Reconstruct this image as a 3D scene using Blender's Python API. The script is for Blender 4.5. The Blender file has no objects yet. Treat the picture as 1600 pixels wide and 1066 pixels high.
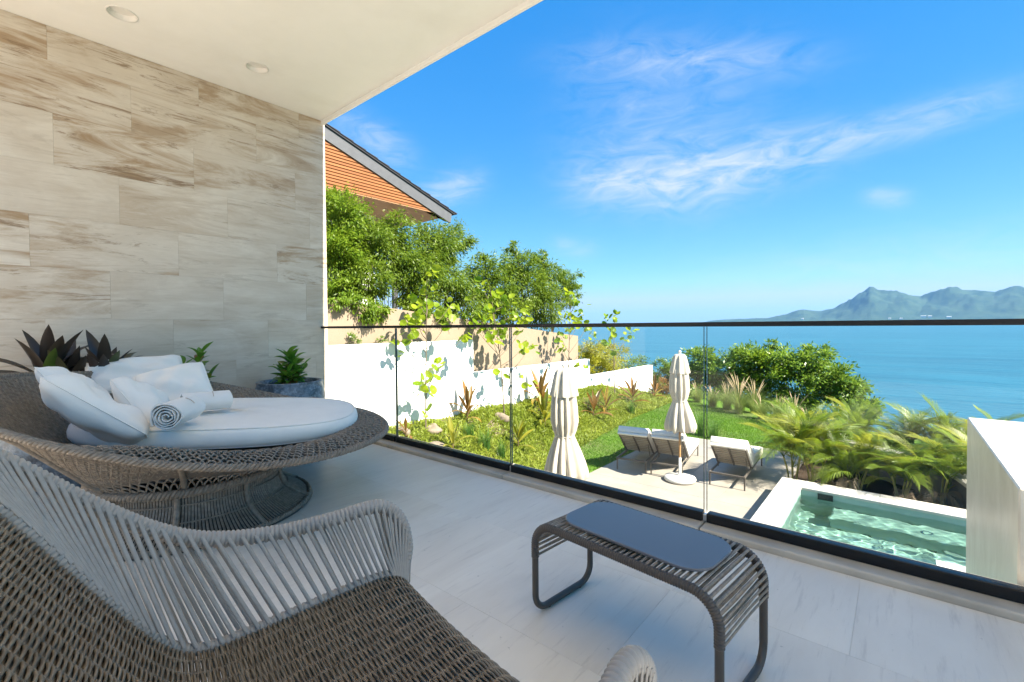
import bpy, bmesh, math, random
import numpy as np
from mathutils import Vector, Matrix

SC = bpy.context.scene
COL = SC.collection
RAD = math.radians
PI = math.pi
rng = np.random.default_rng(7)
random.seed(7)

# ------------------------------------------------------------------ camera
YAW, PITCH, ROLL = RAD(40), RAD(1.1), RAD(.47)
f0 = Vector((-math.sin(YAW), math.cos(YAW), 0)); r0 = Vector((math.cos(YAW), math.sin(YAW), 0)); u0 = Vector((0, 0, 1))
cf = f0*math.cos(PITCH) - u0*math.sin(PITCH)
cu = u0*math.cos(PITCH) + f0*math.sin(PITCH)
cr = r0*math.cos(ROLL) - cu*math.sin(ROLL)
cuu = cu*math.cos(ROLL) + r0*math.sin(ROLL)
cd = bpy.data.cameras.new('camera'); cam = bpy.data.objects.new('camera', cd); COL.objects.link(cam)
m = Matrix((cr, cuu, -cf)).transposed().to_4x4(); m.translation = (0, 0, 1.1)
cam.matrix_world = m
cd.sensor_width = 36; cd.lens = 16.2; cd.shift_y = -.00625
cd.clip_start = .05; cd.clip_end = 60000
SC.camera = cam

# ------------------------------------------------------------------ sky, sun, exposure
SUN_EL, SUN_AZ = RAD(46), RAD(89.2)          # azimuth from +Y towards +X
w = bpy.data.worlds.new('World'); SC.world = w; w.use_nodes = True
nt = w.node_tree; nt.nodes.clear()
def wn(t, **k):
    n = nt.nodes.new(t)
    for a, b in k.items(): setattr(n, a, b)
    return n
def wl(a, b): nt.links.new(a, b)
sky = wn('ShaderNodeTexSky', sky_type='NISHITA', sun_disc=False, sun_elevation=SUN_EL, sun_rotation=SUN_AZ,
         altitude=0, air_density=1.0, dust_density=.6, ozone_density=2.2)
geo = wn('ShaderNodeNewGeometry')
tc = wn('ShaderNodeTexCoord')
def wmath(op, a, b=None, c=None):
    n = wn('ShaderNodeMath', operation=op)
    for i, v in enumerate((a, b, c)):
        if v is None: continue
        if isinstance(v, (int, float)): n.inputs[i].default_value = v
        else: wl(v, n.inputs[i])
    return n.outputs[0]
def wdot(v):
    n = wn('ShaderNodeVectorMath', operation='DOT_PRODUCT'); wl(tc.outputs['Generated'], n.inputs[0]); n.inputs[1].default_value = v
    return n.outputs['Value']
def streak(A, B, wid, amt, soft=.35):
    A = Vector(A).normalized(); B = Vector(B).normalized(); M = (A+B).normalized(); N = A.cross(B).normalized(); T = N.cross(M)
    half = max(.02, A.angle(B)/2)
    p = wmath('DIVIDE', wdot(N), wid); q = wmath('DIVIDE', wdot(T), half*1.05); fr = wmath('GREATER_THAN', wdot(M), .2)
    q = wmath('POWER', wmath('ABSOLUTE', q), 3.0)
    e = wmath('EXPONENT', wmath('MULTIPLY', wmath('ADD', wmath('MULTIPLY', p, p), q), -1.0))
    return wmath('MULTIPLY', wmath('MULTIPLY', e, amt), fr)
S = [((-.5067, .8112, .2919), (-.3096, .9128, .2664), .044, .78), ((-.342, .8993, .2724), (-.088, .9491, .3024), .044, .85),
     ((-.12, .947, .300), (.1178, .9423, .3135), .024, .66), ((-.4608, .74, .4899), (-.118, .8942, .4319), .030, .42),
     ((-.0458, .9757, .2142), (.0113, .9803, .1973), .014, .5), ((-.7996, .458, .3885), (-.7463, .5774, .3311), .03, .55),
     ((-.7574, .6008, .2556), (-.6598, .6883, .3014), .028, .7), ((-.5677, .8059, .1681), (-.4894, .8575, .1588), .02, .4),
     ((-.30, .95, .075), (.2, .97, .095), .05, .34), ((-.5, .8, .40), (-.2, .9, .31), .12, .36)]
tot = None
for a in S:
    v = streak(*a); tot = v if tot is None else wmath('ADD', tot, v)
mp = wn('ShaderNodeMapping'); wl(tc.outputs['Generated'], mp.inputs['Vector'])
mp.inputs['Scale'].default_value = (4.5, 4.5, 15); mp.inputs['Rotation'].default_value = (.15, .12, .3)
nz = wn('ShaderNodeTexNoise'); wl(mp.outputs[0], nz.inputs['Vector']); nz.inputs['Scale'].default_value = 2.2
nz.inputs['Detail'].default_value = 9; nz.inputs['Roughness'].default_value = .66; nz.inputs['Distortion'].default_value = 1.1
cl = wmath('MULTIPLY', tot, wmath('MULTIPLY', wmath('SUBTRACT', nz.outputs[0], .30), 2.5))
cl = wmath('MINIMUM', wmath('MAXIMUM', cl, 0.0), .85)
# grade the sky evenly in every direction: keep its hue shift, flatten its brightness, deepen its blue
sep = wn('ShaderNodeSeparateColor'); wl(sky.outputs[0], sep.inputs[0])
rb = wmath('MINIMUM', wmath('POWER', wmath('DIVIDE', sep.outputs[0], sep.outputs[2]), 3.3), .67); gb = wmath('MINIMUM', wmath('POWER', wmath('DIVIDE', sep.outputs[1], sep.outputs[2]), 1.75), .83)
bb_ = wmath('MULTIPLY', wmath('POWER', sep.outputs[2], .30), 2.1)
cmb = wn('ShaderNodeCombineColor'); wl(wmath('MULTIPLY', rb, bb_), cmb.inputs[0]); wl(wmath('MULTIPLY', gb, bb_), cmb.inputs[1]); wl(bb_, cmb.inputs[2])
# pale air towards the horizon, the same all round
sz = wn('ShaderNodeSeparateXYZ'); wl(tc.outputs['Generated'], sz.inputs[0])
hf = wmath('MULTIPLY', wmath('EXPONENT', wmath('DIVIDE', wmath('MAXIMUM', sz.outputs[2], 0.), -.17)), .62)
pale = wn('ShaderNodeCombineColor'); wl(wmath('MULTIPLY', bb_, .66), pale.inputs[0]); wl(wmath('MULTIPLY', bb_, .83), pale.inputs[1]); wl(bb_, pale.inputs[2])
hmx = wn('ShaderNodeMix', data_type='RGBA'); wl(hf, hmx.inputs['Factor']); wl(cmb.outputs[0], hmx.inputs['A']); wl(pale.outputs[0], hmx.inputs['B'])
mixc = wn('ShaderNodeMix', data_type='RGBA'); wl(cl, mixc.inputs['Factor']); wl(hmx.outputs['Result'], mixc.inputs['A'])
mixc.inputs['B'].default_value = (2.7, 2.95, 3.25, 1)
bg = wn('ShaderNodeBackground'); bg.inputs['Strength'].default_value = .082; wl(mixc.outputs['Result'], bg.inputs['Color'])
wo = wn('ShaderNodeOutputWorld'); wl(bg.outputs[0], wo.inputs['Surface'])

sl = bpy.data.lights.new('sun', 'SUN'); sl.energy = 4.8; sl.angle = RAD(.53); sl.color = (1, .91, .77)
so = bpy.data.objects.new('sun', sl); COL.objects.link(so)
sd = Vector((math.sin(SUN_AZ)*math.cos(SUN_EL), math.cos(SUN_AZ)*math.cos(SUN_EL), math.sin(SUN_EL)))
so.rotation_euler = sd.to_track_quat('Z', 'Y').to_euler(); so.location = sd*50
sl.cycles.is_caustics_light = True

SC.view_settings.view_transform = 'Standard'; SC.view_settings.look = 'None'
SC.view_settings.exposure = 1.93; SC.view_settings.gamma = 1; SC.view_settings.use_curve_mapping = False
SC.render.engine = 'CYCLES'
cy = SC.cycles
cy.use_denoising = True; cy.max_bounces = 10; cy.diffuse_bounces = 5; cy.glossy_bounces = 4; cy.transmission_bounces = 6
cy.transparent_max_bounces = 24; cy.sample_clamp_indirect = 8; cy.caustics_reflective = False; cy.caustics_refractive = True

# ------------------------------------------------------------------ mesh helpers
class MB:
    """collects verts, quads and tris; build() links them as one mesh object"""
    def __init__(s): s.v = []; s.q = []; s.t = []; s.n = 0; s.tq = []; s.tt = []
    def add(s, v, q=None, t=None, tone=0.):
        v = np.asarray(v, float).reshape(-1, 3)
        if q is not None and len(q):
            q = np.asarray(q, int).reshape(-1, 4)+s.n; s.q.append(q)
            s.tq.append(np.broadcast_to(np.asarray(tone, float), (len(q),)))
        if t is not None and len(t):
            t = np.asarray(t, int).reshape(-1, 3)+s.n; s.t.append(t)
            s.tt.append(np.broadcast_to(np.asarray(tone if np.ndim(tone) == 0 else 0., float), (len(t),)))
        s.v.append(v); s.n += len(v); return s
    def box(s, x0, x1, y0, y1, z0, z1, tone=0.):
        v = [(x, y, z) for z in (z0, z1) for y in (y0, y1) for x in (x0, x1)]
        return s.add(v, [(0, 2, 3, 1), (4, 5, 7, 6), (0, 1, 5, 4), (2, 6, 7, 3), (0, 4, 6, 2), (1, 3, 7, 5)], tone=tone)
    def obox(s, c, ax, ay, az, hx, hy, hz):
        c = np.array(c, float); ax, ay, az = [np.array(a, float)/np.linalg.norm(a) for a in (ax, ay, az)]
        v = [c+ax*hx*i+ay*hy*j+az*hz*k for k in (-1, 1) for j in (-1, 1) for i in (-1, 1)]
        return s.add(v, [(0, 2, 3, 1), (4, 5, 7, 6), (0, 1, 5, 4), (2, 6, 7, 3), (0, 4, 6, 2), (1, 3, 7, 5)])
    def grid(s, P, closed_u=False, closed_v=False, tone=0.):
        P = np.asarray(P, float); a, b = P.shape[:2]
        i = np.arange(a if closed_u else a-1)[:, None]; j = np.arange(b if closed_v else b-1)[None, :]
        i2 = (i+1) % a; j2 = (j+1) % b
        q = np.stack([i*b+j, i2*b+j, i2*b+j2, i*b+j2], -1).reshape(-1, 4)
        return s.add(P.reshape(-1, 3), q, tone=tone)
    def tube(s, path, r, n=8, closed=False, up=(0, 0, 1), caps=True, flat=None, tone=0.):
        p = np.asarray(path, float); m_ = len(p)
        tg = (np.roll(p, -1, 0)-np.roll(p, 1, 0)) if closed else np.gradient(p, axis=0)
        tg /= np.linalg.norm(tg, axis=1, keepdims=True)+1e-12
        up = np.asarray(up, float)
        if up.ndim == 1:
            nn = np.zeros_like(p); cur = up-tg[0]*(up@tg[0])
            if np.linalg.norm(cur) < 1e-3: cur = np.cross(tg[0], (1, .3, .1))
            for i in range(m_):
                cur = cur-tg[i]*(cur@tg[i]); cur /= np.linalg.norm(cur)+1e-12; nn[i] = cur
        else:
            nn = up-tg*np.sum(up*tg, 1, keepdims=True); nn /= np.linalg.norm(nn, axis=1, keepdims=True)+1e-12
        bb = np.cross(tg, nn)
        r = np.broadcast_to(np.asarray(r, float), (m_,))[:, None, None]
        a = np.arange(n)/n*2*PI+PI/n
        fl = 1. if flat is None else flat
        ring = p[:, None]+r*(np.cos(a)[None, :, None]*bb[:, None]+fl*np.sin(a)[None, :, None]*nn[:, None])
        b0 = s.n; s.grid(ring, closed_u=closed, closed_v=True, tone=tone)
        if caps and not closed:
            for k in (0, m_-1):
                c = len(ring[0]); base = k*n
                cc = p[k]; s.add([cc]+list(ring[k]), None, [(0, 1+(i+1) % n, 1+i) if k == 0 else (0, 1+i, 1+(i+1) % n) for i in range(n)], tone=tone)
        return s
    def lathe(s, prof, c=(0, 0, 0), n=32, tone=0.):
        a = np.arange(n)/n*2*PI; pr = np.asarray(prof, float)
        P = np.stack([pr[:, 0, None]*np.cos(a)[None], pr[:, 0, None]*np.sin(a)[None], np.repeat(pr[:, 1, None], n, 1)], -1)+np.array(c, float)
        return s.grid(P, closed_v=True, tone=tone)
    def prism(s, poly, axis, lo, hi):
        """poly in the two other axes (order kept), extruded along axis"""
        poly = np.asarray(poly, float); k = len(poly); o = [i for i in range(3) if i != axis]
        v = np.zeros((2*k, 3)); v[:k, o] = poly; v[k:, o] = poly; v[:k, axis] = lo; v[k:, axis] = hi
        q = [(i, (i+1) % k, k+(i+1) % k, k+i) for i in range(k)]
        c0 = poly.mean(0); cv = np.zeros((2, 3)); cv[:, o] = c0; cv[0, axis] = lo; cv[1, axis] = hi
        t = [(2*k, (i+1) % k, i) for i in range(k)]+[(2*k+1, k+i, k+(i+1) % k) for i in range(k)]
        return s.add(np.vstack([v, cv]), q, t)
    def mesh(s, name, smooth=False):
        me = bpy.data.meshes.new(name)
        v = np.vstack(s.v) if s.v else np.zeros((0, 3))
        q = np.vstack(s.q) if s.q else np.zeros((0, 4), int); t = np.vstack(s.t) if s.t else np.zeros((0, 3), int)
        me.vertices.add(len(v)); me.vertices.foreach_set('co', v.astype(np.float32).ravel())
        lv = np.concatenate([q.ravel(), t.ravel()]).astype(np.int32)
        me.loops.add(len(lv)); me.loops.foreach_set('vertex_index', lv)
        me.polygons.add(len(q)+len(t))
        me.polygons.foreach_set('loop_start', np.concatenate([np.arange(len(q))*4, len(q)*4+np.arange(len(t))*3]).astype(np.int32))
        me.polygons.foreach_set('use_smooth', np.full(len(q)+len(t), smooth))
        tone = np.concatenate([a for a in s.tq+s.tt]) if (s.tq or s.tt) else np.zeros(0)
        if len(tone) and (tone != 0).any():
            at = me.attributes.new('tone', 'FLOAT', 'FACE'); at.data.foreach_set('value', tone.astype(np.float32))
        me.update(calc_edges=True); me.validate()
        return me

def obj(name, me, mat=None, parent=None, kind=None, smooth=False):
    if isinstance(me, MB): me = me.mesh(name, smooth)
    if mat is not None and len(me.materials) == 0: me.materials.append(mat)
    o = bpy.data.objects.new(name, me); COL.objects.link(o)
    if parent is not None:
        o.parent = parent
        if parent.type == 'EMPTY' and parent.get('_w', 0): o.matrix_parent_inverse = Matrix.Translation(-Vector(parent.location))
    if kind: o['kind'] = kind
    return o
def tag(o, label, cat=None, group=None, kind=None):
    o['label'] = label
    if cat: o['category'] = cat
    if group: o['group'] = group
    if kind: o['kind'] = kind
    return o
def thing(name, label, cat, loc=(0, 0, 0), rz=0., group=None, world=False):
    """Empty at a thing's base; world=True: its parts are given in world coordinates"""
    o = bpy.data.objects.new(name, None); COL.objects.link(o); o.empty_display_size = .1
    o.location = loc; o.rotation_euler = (0, 0, rz)
    if world: o['_w'] = 1
    return tag(o, label, cat, group)
def bevel_mesh(mb, name, w_, seg=1):
    me = mb.mesh(name); bm = bmesh.new(); bm.from_mesh(me)
    bmesh.ops.remove_doubles(bm, verts=bm.verts, dist=1e-5)
    bmesh.ops.bevel(bm, geom=list(bm.edges), offset=w_, segments=seg, affect='EDGES', profile=.5, clamp_overlap=True)
    bm.to_mesh(me); bm.free(); return me
def copy_tree(o, parent=None):
    c = o.copy(); COL.objects.link(c); c.parent = parent
    for ch in list(o.children): copy_tree(ch, c)
    return c
def smoothstep(x, a=0., b=1.):
    t = np.clip((np.asarray(x, float)-a)/(b-a), 0, 1); return t*t*(3-2*t)
def spline(pts, n):
    """Catmull-Rom through pts, n samples, even in arc length"""
    p = np.asarray(pts, float); e = np.vstack([2*p[0]-p[1], p, 2*p[-1]-p[-2]]); out = []
    for i in range(len(p)-1):
        a, b, c, d = e[i:i+4]; t = np.linspace(0, 1, 24, endpoint=False)[:, None]
        out.append(.5*((2*b)+(c-a)*t+(2*a-5*b+4*c-d)*t**2+(3*b-a-3*c+d)*t**3))
    q = np.vstack(out+[p[-1:]]); L = np.concatenate([[0], np.cumsum(np.linalg.norm(np.diff(q, axis=0), axis=1))])
    u = np.linspace(0, L[-1], n); return np.stack([np.interp(u, L, q[:, k]) for k in range(3)], 1)

# ------------------------------------------------------------------ materials
class NT:
    def __init__(s, name):
        s.m = bpy.data.materials.new(name); s.m.use_nodes = True; s.t = s.m.node_tree; s.t.nodes.clear()
        s.out = s.n('ShaderNodeOutputMaterial')
    def n(s, t, **k):
        x = s.t.nodes.new(t)
        for a, b in k.items(): setattr(x, a, b)
        return x
    def l(s, a, b): s.t.links.new(a, b)
    def setin(s, node, key, v):
        i = node.inputs[key]
        if hasattr(v, 'links') or isinstance(v, bpy.types.NodeSocket): s.l(v, i)
        elif isinstance(v, tuple) and len(v) == 3 and i.type == 'RGBA': i.default_value = (*v, 1)
        else: i.default_value = v
    def math(s, op, a, b=None, c=None, clamp=False):
        x = s.n('ShaderNodeMath', operation=op, use_clamp=clamp)
        for i, v in enumerate((a, b, c)):
            if v is not None: s.setin(x, i, v)
        return x.outputs[0]
    def mix(s, f, a, b, blend='MIX'):
        x = s.n('ShaderNodeMix', data_type='RGBA', blend_type=blend)
        s.setin(x, 'Factor', f); s.setin(x, 'A', a); s.setin(x, 'B', b); return x.outputs['Result']
    def pos(s, scale=(1, 1, 1), rot=(0, 0, 0), obj_=False, rand=False):
        src = s.n('ShaderNodeTexCoord').outputs['Object'] if obj_ else s.n('ShaderNodeNewGeometry').outputs['Position']
        if rand:
            ri = s.n('ShaderNodeObjectInfo').outputs['Random']
            cx = s.n('ShaderNodeCombineXYZ'); s.l(s.math('MULTIPLY', ri, 37.), cx.inputs[0]); s.l(s.math('MULTIPLY', ri, 91.), cx.inputs[1]); s.l(s.math('MULTIPLY', ri, 53.), cx.inputs[2])
            ad = s.n('ShaderNodeVectorMath', operation='ADD'); s.l(src, ad.inputs[0]); s.l(cx.outputs[0], ad.inputs[1]); src = ad.outputs[0]
        x = s.n('ShaderNodeMapping'); s.l(src, x.inputs[0]); x.inputs['Scale'].default_value = scale; x.inputs['Rotation'].default_value = rot
        return x.outputs[0]
    def noise(s, vec, scale, detail=4, rough=.55, dist=0.):
        x = s.n('ShaderNodeTexNoise'); s.l(vec, x.inputs['Vector']); x.inputs['Scale'].default_value = scale
        x.inputs['Detail'].default_value = detail; x.inputs['Roughness'].default_value = rough; x.inputs['Distortion'].default_value = dist
        return x.outputs[0]
    def ramp(s, f, lo, hi):
        x = s.n('ShaderNodeMapRange', clamp=True); s.setin(x, 'Value', f); x.inputs['From Min'].default_value = lo; x.inputs['From Max'].default_value = hi
        return x.outputs[0]
    def bump(s, h, strength, dist=.01):
        x = s.n('ShaderNodeBump'); s.l(h, x.inputs['Height']); x.inputs['Strength'].default_value = strength; x.inputs['Distance'].default_value = dist
        return x.outputs[0]
    def pbr(s, col, rough=.6, spec=.5, normal=None, metal=0., **k):
        x = s.n('ShaderNodeBsdfPrincipled'); s.setin(x, 'Base Color', col); s.setin(x, 'Roughness', rough); x.inputs['Specular IOR Level'].default_value = spec
        x.inputs['Metallic'].default_value = metal
        if normal is not None: s.l(normal, x.inputs['Normal'])
        for a, b in k.items(): s.setin(x, a, b)
        return x.outputs[0]
    def done(s, sh): s.l(sh, s.out.inputs['Surface']); return s.m

def simple(name, col, rough=.6, spec=.4, var=.15, scale=6., bump=0., bscale=60., metal=0., coat=0.):
    t = NT(name); p = t.pos(); f = t.noise(p, scale, 5)
    c = t.mix(t.ramp(f, .3, .7), tuple(x*(1-var) for x in col), tuple(min(1, x*(1+var)) for x in col))
    nrm = t.bump(t.noise(p, bscale, 3), bump, .004) if bump else None
    kw = {'Coat Weight': coat} if coat else {}
    return t.done(t.pbr(c, rough, spec, nrm, metal, **kw))

LEAFK = [1.]
def leaf_mat(name, a, b, trans=.35, rough=.42, use_obj=False, spec=.35, c3=None):
    a, b = tuple(x*LEAFK[0] for x in a), tuple(x*LEAFK[0] for x in b); c3 = None if c3 is None else tuple(x*LEAFK[0] for x in c3)
    t = NT(name)
    if use_obj: f = t.n('ShaderNodeObjectInfo').outputs['Random']
    else: f = t.n('ShaderNodeAttribute', attribute_name='tone').outputs['Fac']
    c = t.mix(f, a, b)
    if c3 is not None: c = t.mix(t.ramp(f, .8, .95), c, c3)
    n = t.noise(t.pos(), 9., 3); c = t.mix(t.math('MULTIPLY', t.ramp(n, .3, .75), .35), c, tuple(x*.55 for x in a))
    d = t.pbr(c, rough, spec)
    tr = t.n('ShaderNodeBsdfTranslucent'); t.l(t.mix(.5, c, tuple(min(1, x*1.5) for x in b)), tr.inputs['Color'])
    mx = t.n('ShaderNodeMixShader'); mx.inputs[0].default_value = trans; t.l(d, mx.inputs[1]); t.l(tr.outputs[0], mx.inputs[2])
    return t.done(mx.outputs[0])

def travertine_mat():
    t = NT('travertine'); tone = t.n('ShaderNodeAttribute', attribute_type='OBJECT', attribute_name='vein').outputs['Fac']
    cloud = t.noise(t.pos((1, .7, 1.3), rand=True), 2.2, 6, .6, 1.0); fine = t.noise(t.pos((1, 1.0, 16), rand=True), 6, 5, .65)
    band = t.noise(t.pos((1, .42, 2.6), (.02, 0, 0), rand=True), 2.0, 10, .70, 1.0); thin = t.noise(t.pos((1, .75, 6.0), (.03, 0, 0), rand=True), 2.2, 10, .75, .8)
    c = t.mix(t.ramp(cloud, .3, .7), (.53, .45, .355), (.67, .60, .50))
    c = t.mix(t.math('MULTIPLY', t.ramp(fine, .40, .72), .22), c, (.42, .355, .28))
    c = t.mix(t.math('MULTIPLY', t.ramp(band, .46, .61), t.math('ADD', t.math('MULTIPLY', tone, .92), .13)), c, (.345, .235, .135))
    c = t.mix(t.math('MULTIPLY', t.ramp(thin, .555, .625), t.math('ADD', t.math('MULTIPLY', tone, .75), .16)), c, (.235, .155, .09))
    c = t.mix(t.math('MULTIPLY', t.ramp(thin, .42, .34), .35), c, (.70, .655, .58))
    nrm = t.bump(t.math('ADD', band, fine), .05, .004)
    return t.done(t.pbr(c, .42, .35, nrm))
def floor_mat():
    t = NT('terrace_stone'); a = t.noise(t.pos((1.3, .30, 1), (0, 0, RAD(24)), rand=True), 3.2, 7, .62, .6); b = t.noise(t.pos((1, 1, 1), rand=True), 1.3, 4, .5, .4)
    s = t.noise(t.pos((9, .8, 1), (0, 0, RAD(20)), rand=True), 5, 6, .65)
    c = t.mix(t.ramp(a, .3, .7), (.64, .555, .455), (.80, .725, .62)); c = t.mix(t.math('MULTIPLY', t.ramp(b, .35, .7), .5), c, (.755, .69, .60))
    c = t.mix(t.math('MULTIPLY', t.ramp(s, .56, .74), .35), c, (.36, .30, .25))
    pits = t.noise(t.pos((1, 1, 1)), 38, 2); c = t.mix(t.math('MULTIPLY', t.ramp(pits, .73, .78), .5), c, (.3, .26, .22))
    return t.done(t.pbr(c, t.math('ADD', t.math('MULTIPLY', a, .25), .24), .38, t.bump(a, .03, .004)))
def glass_mat(name, tint=(.975, .99, .985)):
    t = NT(name); lw = t.n('ShaderNodeLayerWeight'); lw.inputs['Blend'].default_value = .5
    fr = t.math('ADD', t.math('MULTIPLY', t.math('POWER', lw.outputs['Facing'], 5.), .7), .010)
    tr = t.n('ShaderNodeBsdfTransparent'); tr.inputs[0].default_value = (*tint, 1); g = t.n('ShaderNodeBsdfGlossy'); g.inputs['Roughness'].default_value = .0; g.inputs[0].default_value = (1, 1, 1, 1)
    mx = t.n('ShaderNodeMixShader'); t.l(fr, mx.inputs[0]); t.l(tr.outputs[0], mx.inputs[1]); t.l(g.outputs[0], mx.inputs[2])
    return t.done(mx.outputs[0])
def plaster_mat(name, col, stain=.12, rough=.85):
    t = NT(name); a = t.noise(t.pos((1, 1, .35)), 1.1, 6, .6, .5); b = t.noise(t.pos(), 7, 4)
    c = t.mix(t.math('MULTIPLY', t.ramp(a, .45, .8), stain*2.5), col, tuple(x*.72*k for x, k in zip(col, (1, .96, .88))))
    c = t.mix(t.math('MULTIPLY', t.ramp(b, .4, .7), stain), c, tuple(x*.88 for x in col))
    return t.done(t.pbr(c, rough, .2, t.bump(t.noise(t.pos(), 90, 3), .08, .003)))

M_trav = travertine_mat(); M_floor = floor_mat(); M_glass = glass_mat('clear_glass')
M_ceil = plaster_mat('ceiling_plaster', (.79, .78, .75), .16)
M_white = plaster_mat('white_paint', (.84, .84, .82), .05)
M_beige = plaster_mat('beige_render', (.29, .225, .165), .10)
M_black = simple('black_metal', (.008, .008, .009), .4, .3, .1)
M_gredge = simple('glass_edge', (.05, .06, .055), .2, .6, .1)
M_kerb = simple('kerb_stone', (.46, .41, .34), .5, .4, .16, 5, .1)
M_paving = simple('pale_paving', (.30, .27, .23), .6, .3, .10, 2.2, .12, 40)
M_white_stone = simple('white_stone', (.52, .485, .435), .5, .4, .13, 3, .08)
M_steel = simple('steel', (.6, .6, .6), .3, .5, .05, metal=1.)
# ================================================================== STRUCTURE
from mathutils import noise as mnoise
WX, RY = -4.92, 2.555        # stone wall plane, inner face of the railing

# ---- terrace floor: slab with stone tiles
mb = MB().box(-5.3, 6.5, -6, 2.466, -.34, -.003)  # slab runs on unseen behind the camera, lengthened to bounce sunlight under the ceiling
terrace = obj('terrace_floor', mb, M_floor, kind='structure'); terrace['label'] = 'pale stone tiled terrace floor'
tw, tl = .6, 1.2
tile_me = bevel_mesh(MB().box(0, tl-.0007, 0, tw-.0007, -.0028, 0), 'tile', .0004); tile_me.materials.append(M_floor)
for j in range(6):
    for i in range(-1, 6):
        x = WX+.002+i*tl+(.6 if j % 2 else 0); y = 2.464-(j+1)*tw
        if x < WX: continue
        o = obj('tile', tile_me, None, terrace); o.location = (x, y, 0)
        if j % 2 and i == 0:
            pass
half_me = bevel_mesh(MB().box(0, .5993, 0, tw-.0007, -.0028, 0), 'tile_half', .0004); half_me.materials.append(M_floor)
for j in (1, 3, 5):
    o = obj('tile', half_me, None, terrace); o.location = (WX+.002, 2.464-(j+1)*tw, 0)

# ---- kerb under the railing
jx = [-4.92, -3.57, -2.18, -.80, .58, 1.96, 3.34, 4.72]
kb = obj('kerb', MB().box(-5.3, 6.5, 2.466, 2.74, -.34, -.02), M_kerb, kind='structure'); kb['label'] = 'raised stone kerb along the terrace edge'
for a, b in zip(jx[:-1], jx[1:]):
    obj('kerb_stone', bevel_mesh(MB().box(a+.003, b-.003, 2.468, 2.745, -.019, .03), 'kerb_stone', .010, 3), M_kerb, kb)

# ---- ceiling with two round recesses
DL = [(-4.34, .79), (-4.34, 1.71)]; DR = .088
mb = MB(); cz = 3.39
def ring_cell(mb, x, y, h, r, z, n=32):
    a = np.arange(n)/n*2*PI; c = np.stack([np.cos(a), np.sin(a)], 1); sq = c/np.abs(c).max(1, keepdims=True)*h; cc = c*r
    P = np.zeros((2, n, 3)); P[0, :, :2] = sq+(x, y); P[1, :, :2] = cc+(x, y); P[:, :, 2] = z
    mb.grid(P, closed_v=True)
    Q = np.zeros((2, n, 3)); Q[0, :, :2] = cc+(x, y); Q[1, :, :2] = cc*.92+(x, y); Q[0, :, 2] = z; Q[1, :, 2] = z+.045; mb.grid(Q, closed_v=True)
xs = [-5.3, -4.46, -4.22, 3.9]; ys = [-.5, .67, .91, 1.59, 1.83, 2.60]  # ceiling cut short out of view, so sun lights the unseen floor
for i in range(3):
    for j in range(5):
        if i == 1 and j in (1, 3): continue
        mb.add([(xs[i], ys[j], cz), (xs[i], ys[j+1], cz), (xs[i+1], ys[j+1], cz), (xs[i+1], ys[j], cz)], [(0, 1, 2, 3)])
for x, y in DL: ring_cell(mb, x, y, .12, DR, cz)
mb.box(-5.3, 3.9, -.5, 2.6, cz+.06, cz+.4)
ceil_ = obj('ceiling', mb, M_ceil, kind='structure'); ceil_['label'] = 'plain off-white plaster ceiling over the terrace'
obj('edge_lip', MB().box(-5.3, 3.9, 2.6, 2.622, cz-.045, cz+.4), M_ceil, ceil_)
M_lamp = simple('lamp_white', (.72, .70, .66), .4, .4, .03)
for (x, y), lb in zip(DL, ('round recessed ceiling downlight nearer the house above the planters', 'round recessed ceiling downlight nearer the terrace edge')):
    t_ = thing('recessed_downlight', lb, 'downlight', (x, y, cz), 0, 'ceiling downlights')
    obj('trim', MB().lathe([(DR+.006, -.001), (DR+.006, -.004), (DR-.004, -.005), (DR-.004, .004)], n=32), M_lamp, t_, smooth=True)
    obj('lens', MB().lathe([(.0, .028), (.05, .03), (DR*.94, .038)], n=32), M_lamp, t_, smooth=True)

# ---- house under the terrace
lw_ = obj('lower_facade_wall', MB().box(-5.3, 5.5, 1.6, 1.9, -2.3, -.34), M_white, kind='structure'); lw_['label'] = 'white lower wall under the terrace'

# ---- travertine wall: each slab its own piece
wall = obj('travertine_wall', MB().box(WX-.32, WX-.021, -6.0, 2.64, -.34, cz), M_trav)  # back part unseen, lengthened so its sunlit face bounces light towards the daybed
tag(wall, 'tall travertine clad side wall of the terrace behind the daybed', 'wall')
rows = {8: ([-.4, .45, 1.43, 2.35], [.8, .85, .85, .75, .7]), 7: ([-.9, .0, .94, 1.92], [.6, .8, .95, .7, .6]), 6: ([-.45, .47, 1.38, 2.3], [.3, .05, 1., .7, .35]),
        5: ([0., .85, 1.65, 2.45], [.3, .05, .28, .25, .3]), 4: ([-.6, .33, 1.25, 2.10], [.6, .95, .62, .12, .8]), 3: ([-.1, .78, 1.6, 2.4], [.4, .75, .08, .12, .2]),
        2: ([-.5, .4, 1.2, 2.0], [.3, .3, .1, .15, .1]), 1: ([0., .85, 1.7, 2.5], [.3, .2, .2, .1, .2]), 0: ([-.4, .5, 1.3, 2.1], [.2, .3, .1, .2, .2])}
for k, (js, vs) in rows.items():
    z0, z1 = .01+.39*k, min(.01+.39*(k+1), cz-.002); ed = [-1.4]+js+[2.64]
    if k == 0: z0 = .0
    for i in range(len(ed)-1):
        d = random.uniform(-.0004, .0006)
        o = obj('stone_slab', bevel_mesh(MB().box(WX-.0205, WX+d, ed[i]+.0003, ed[i+1]-.0003, z0+.0003, z1-.0003), 'stone_slab', .0005), M_trav, wall)
        o['vein'] = float(vs[i])

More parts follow.
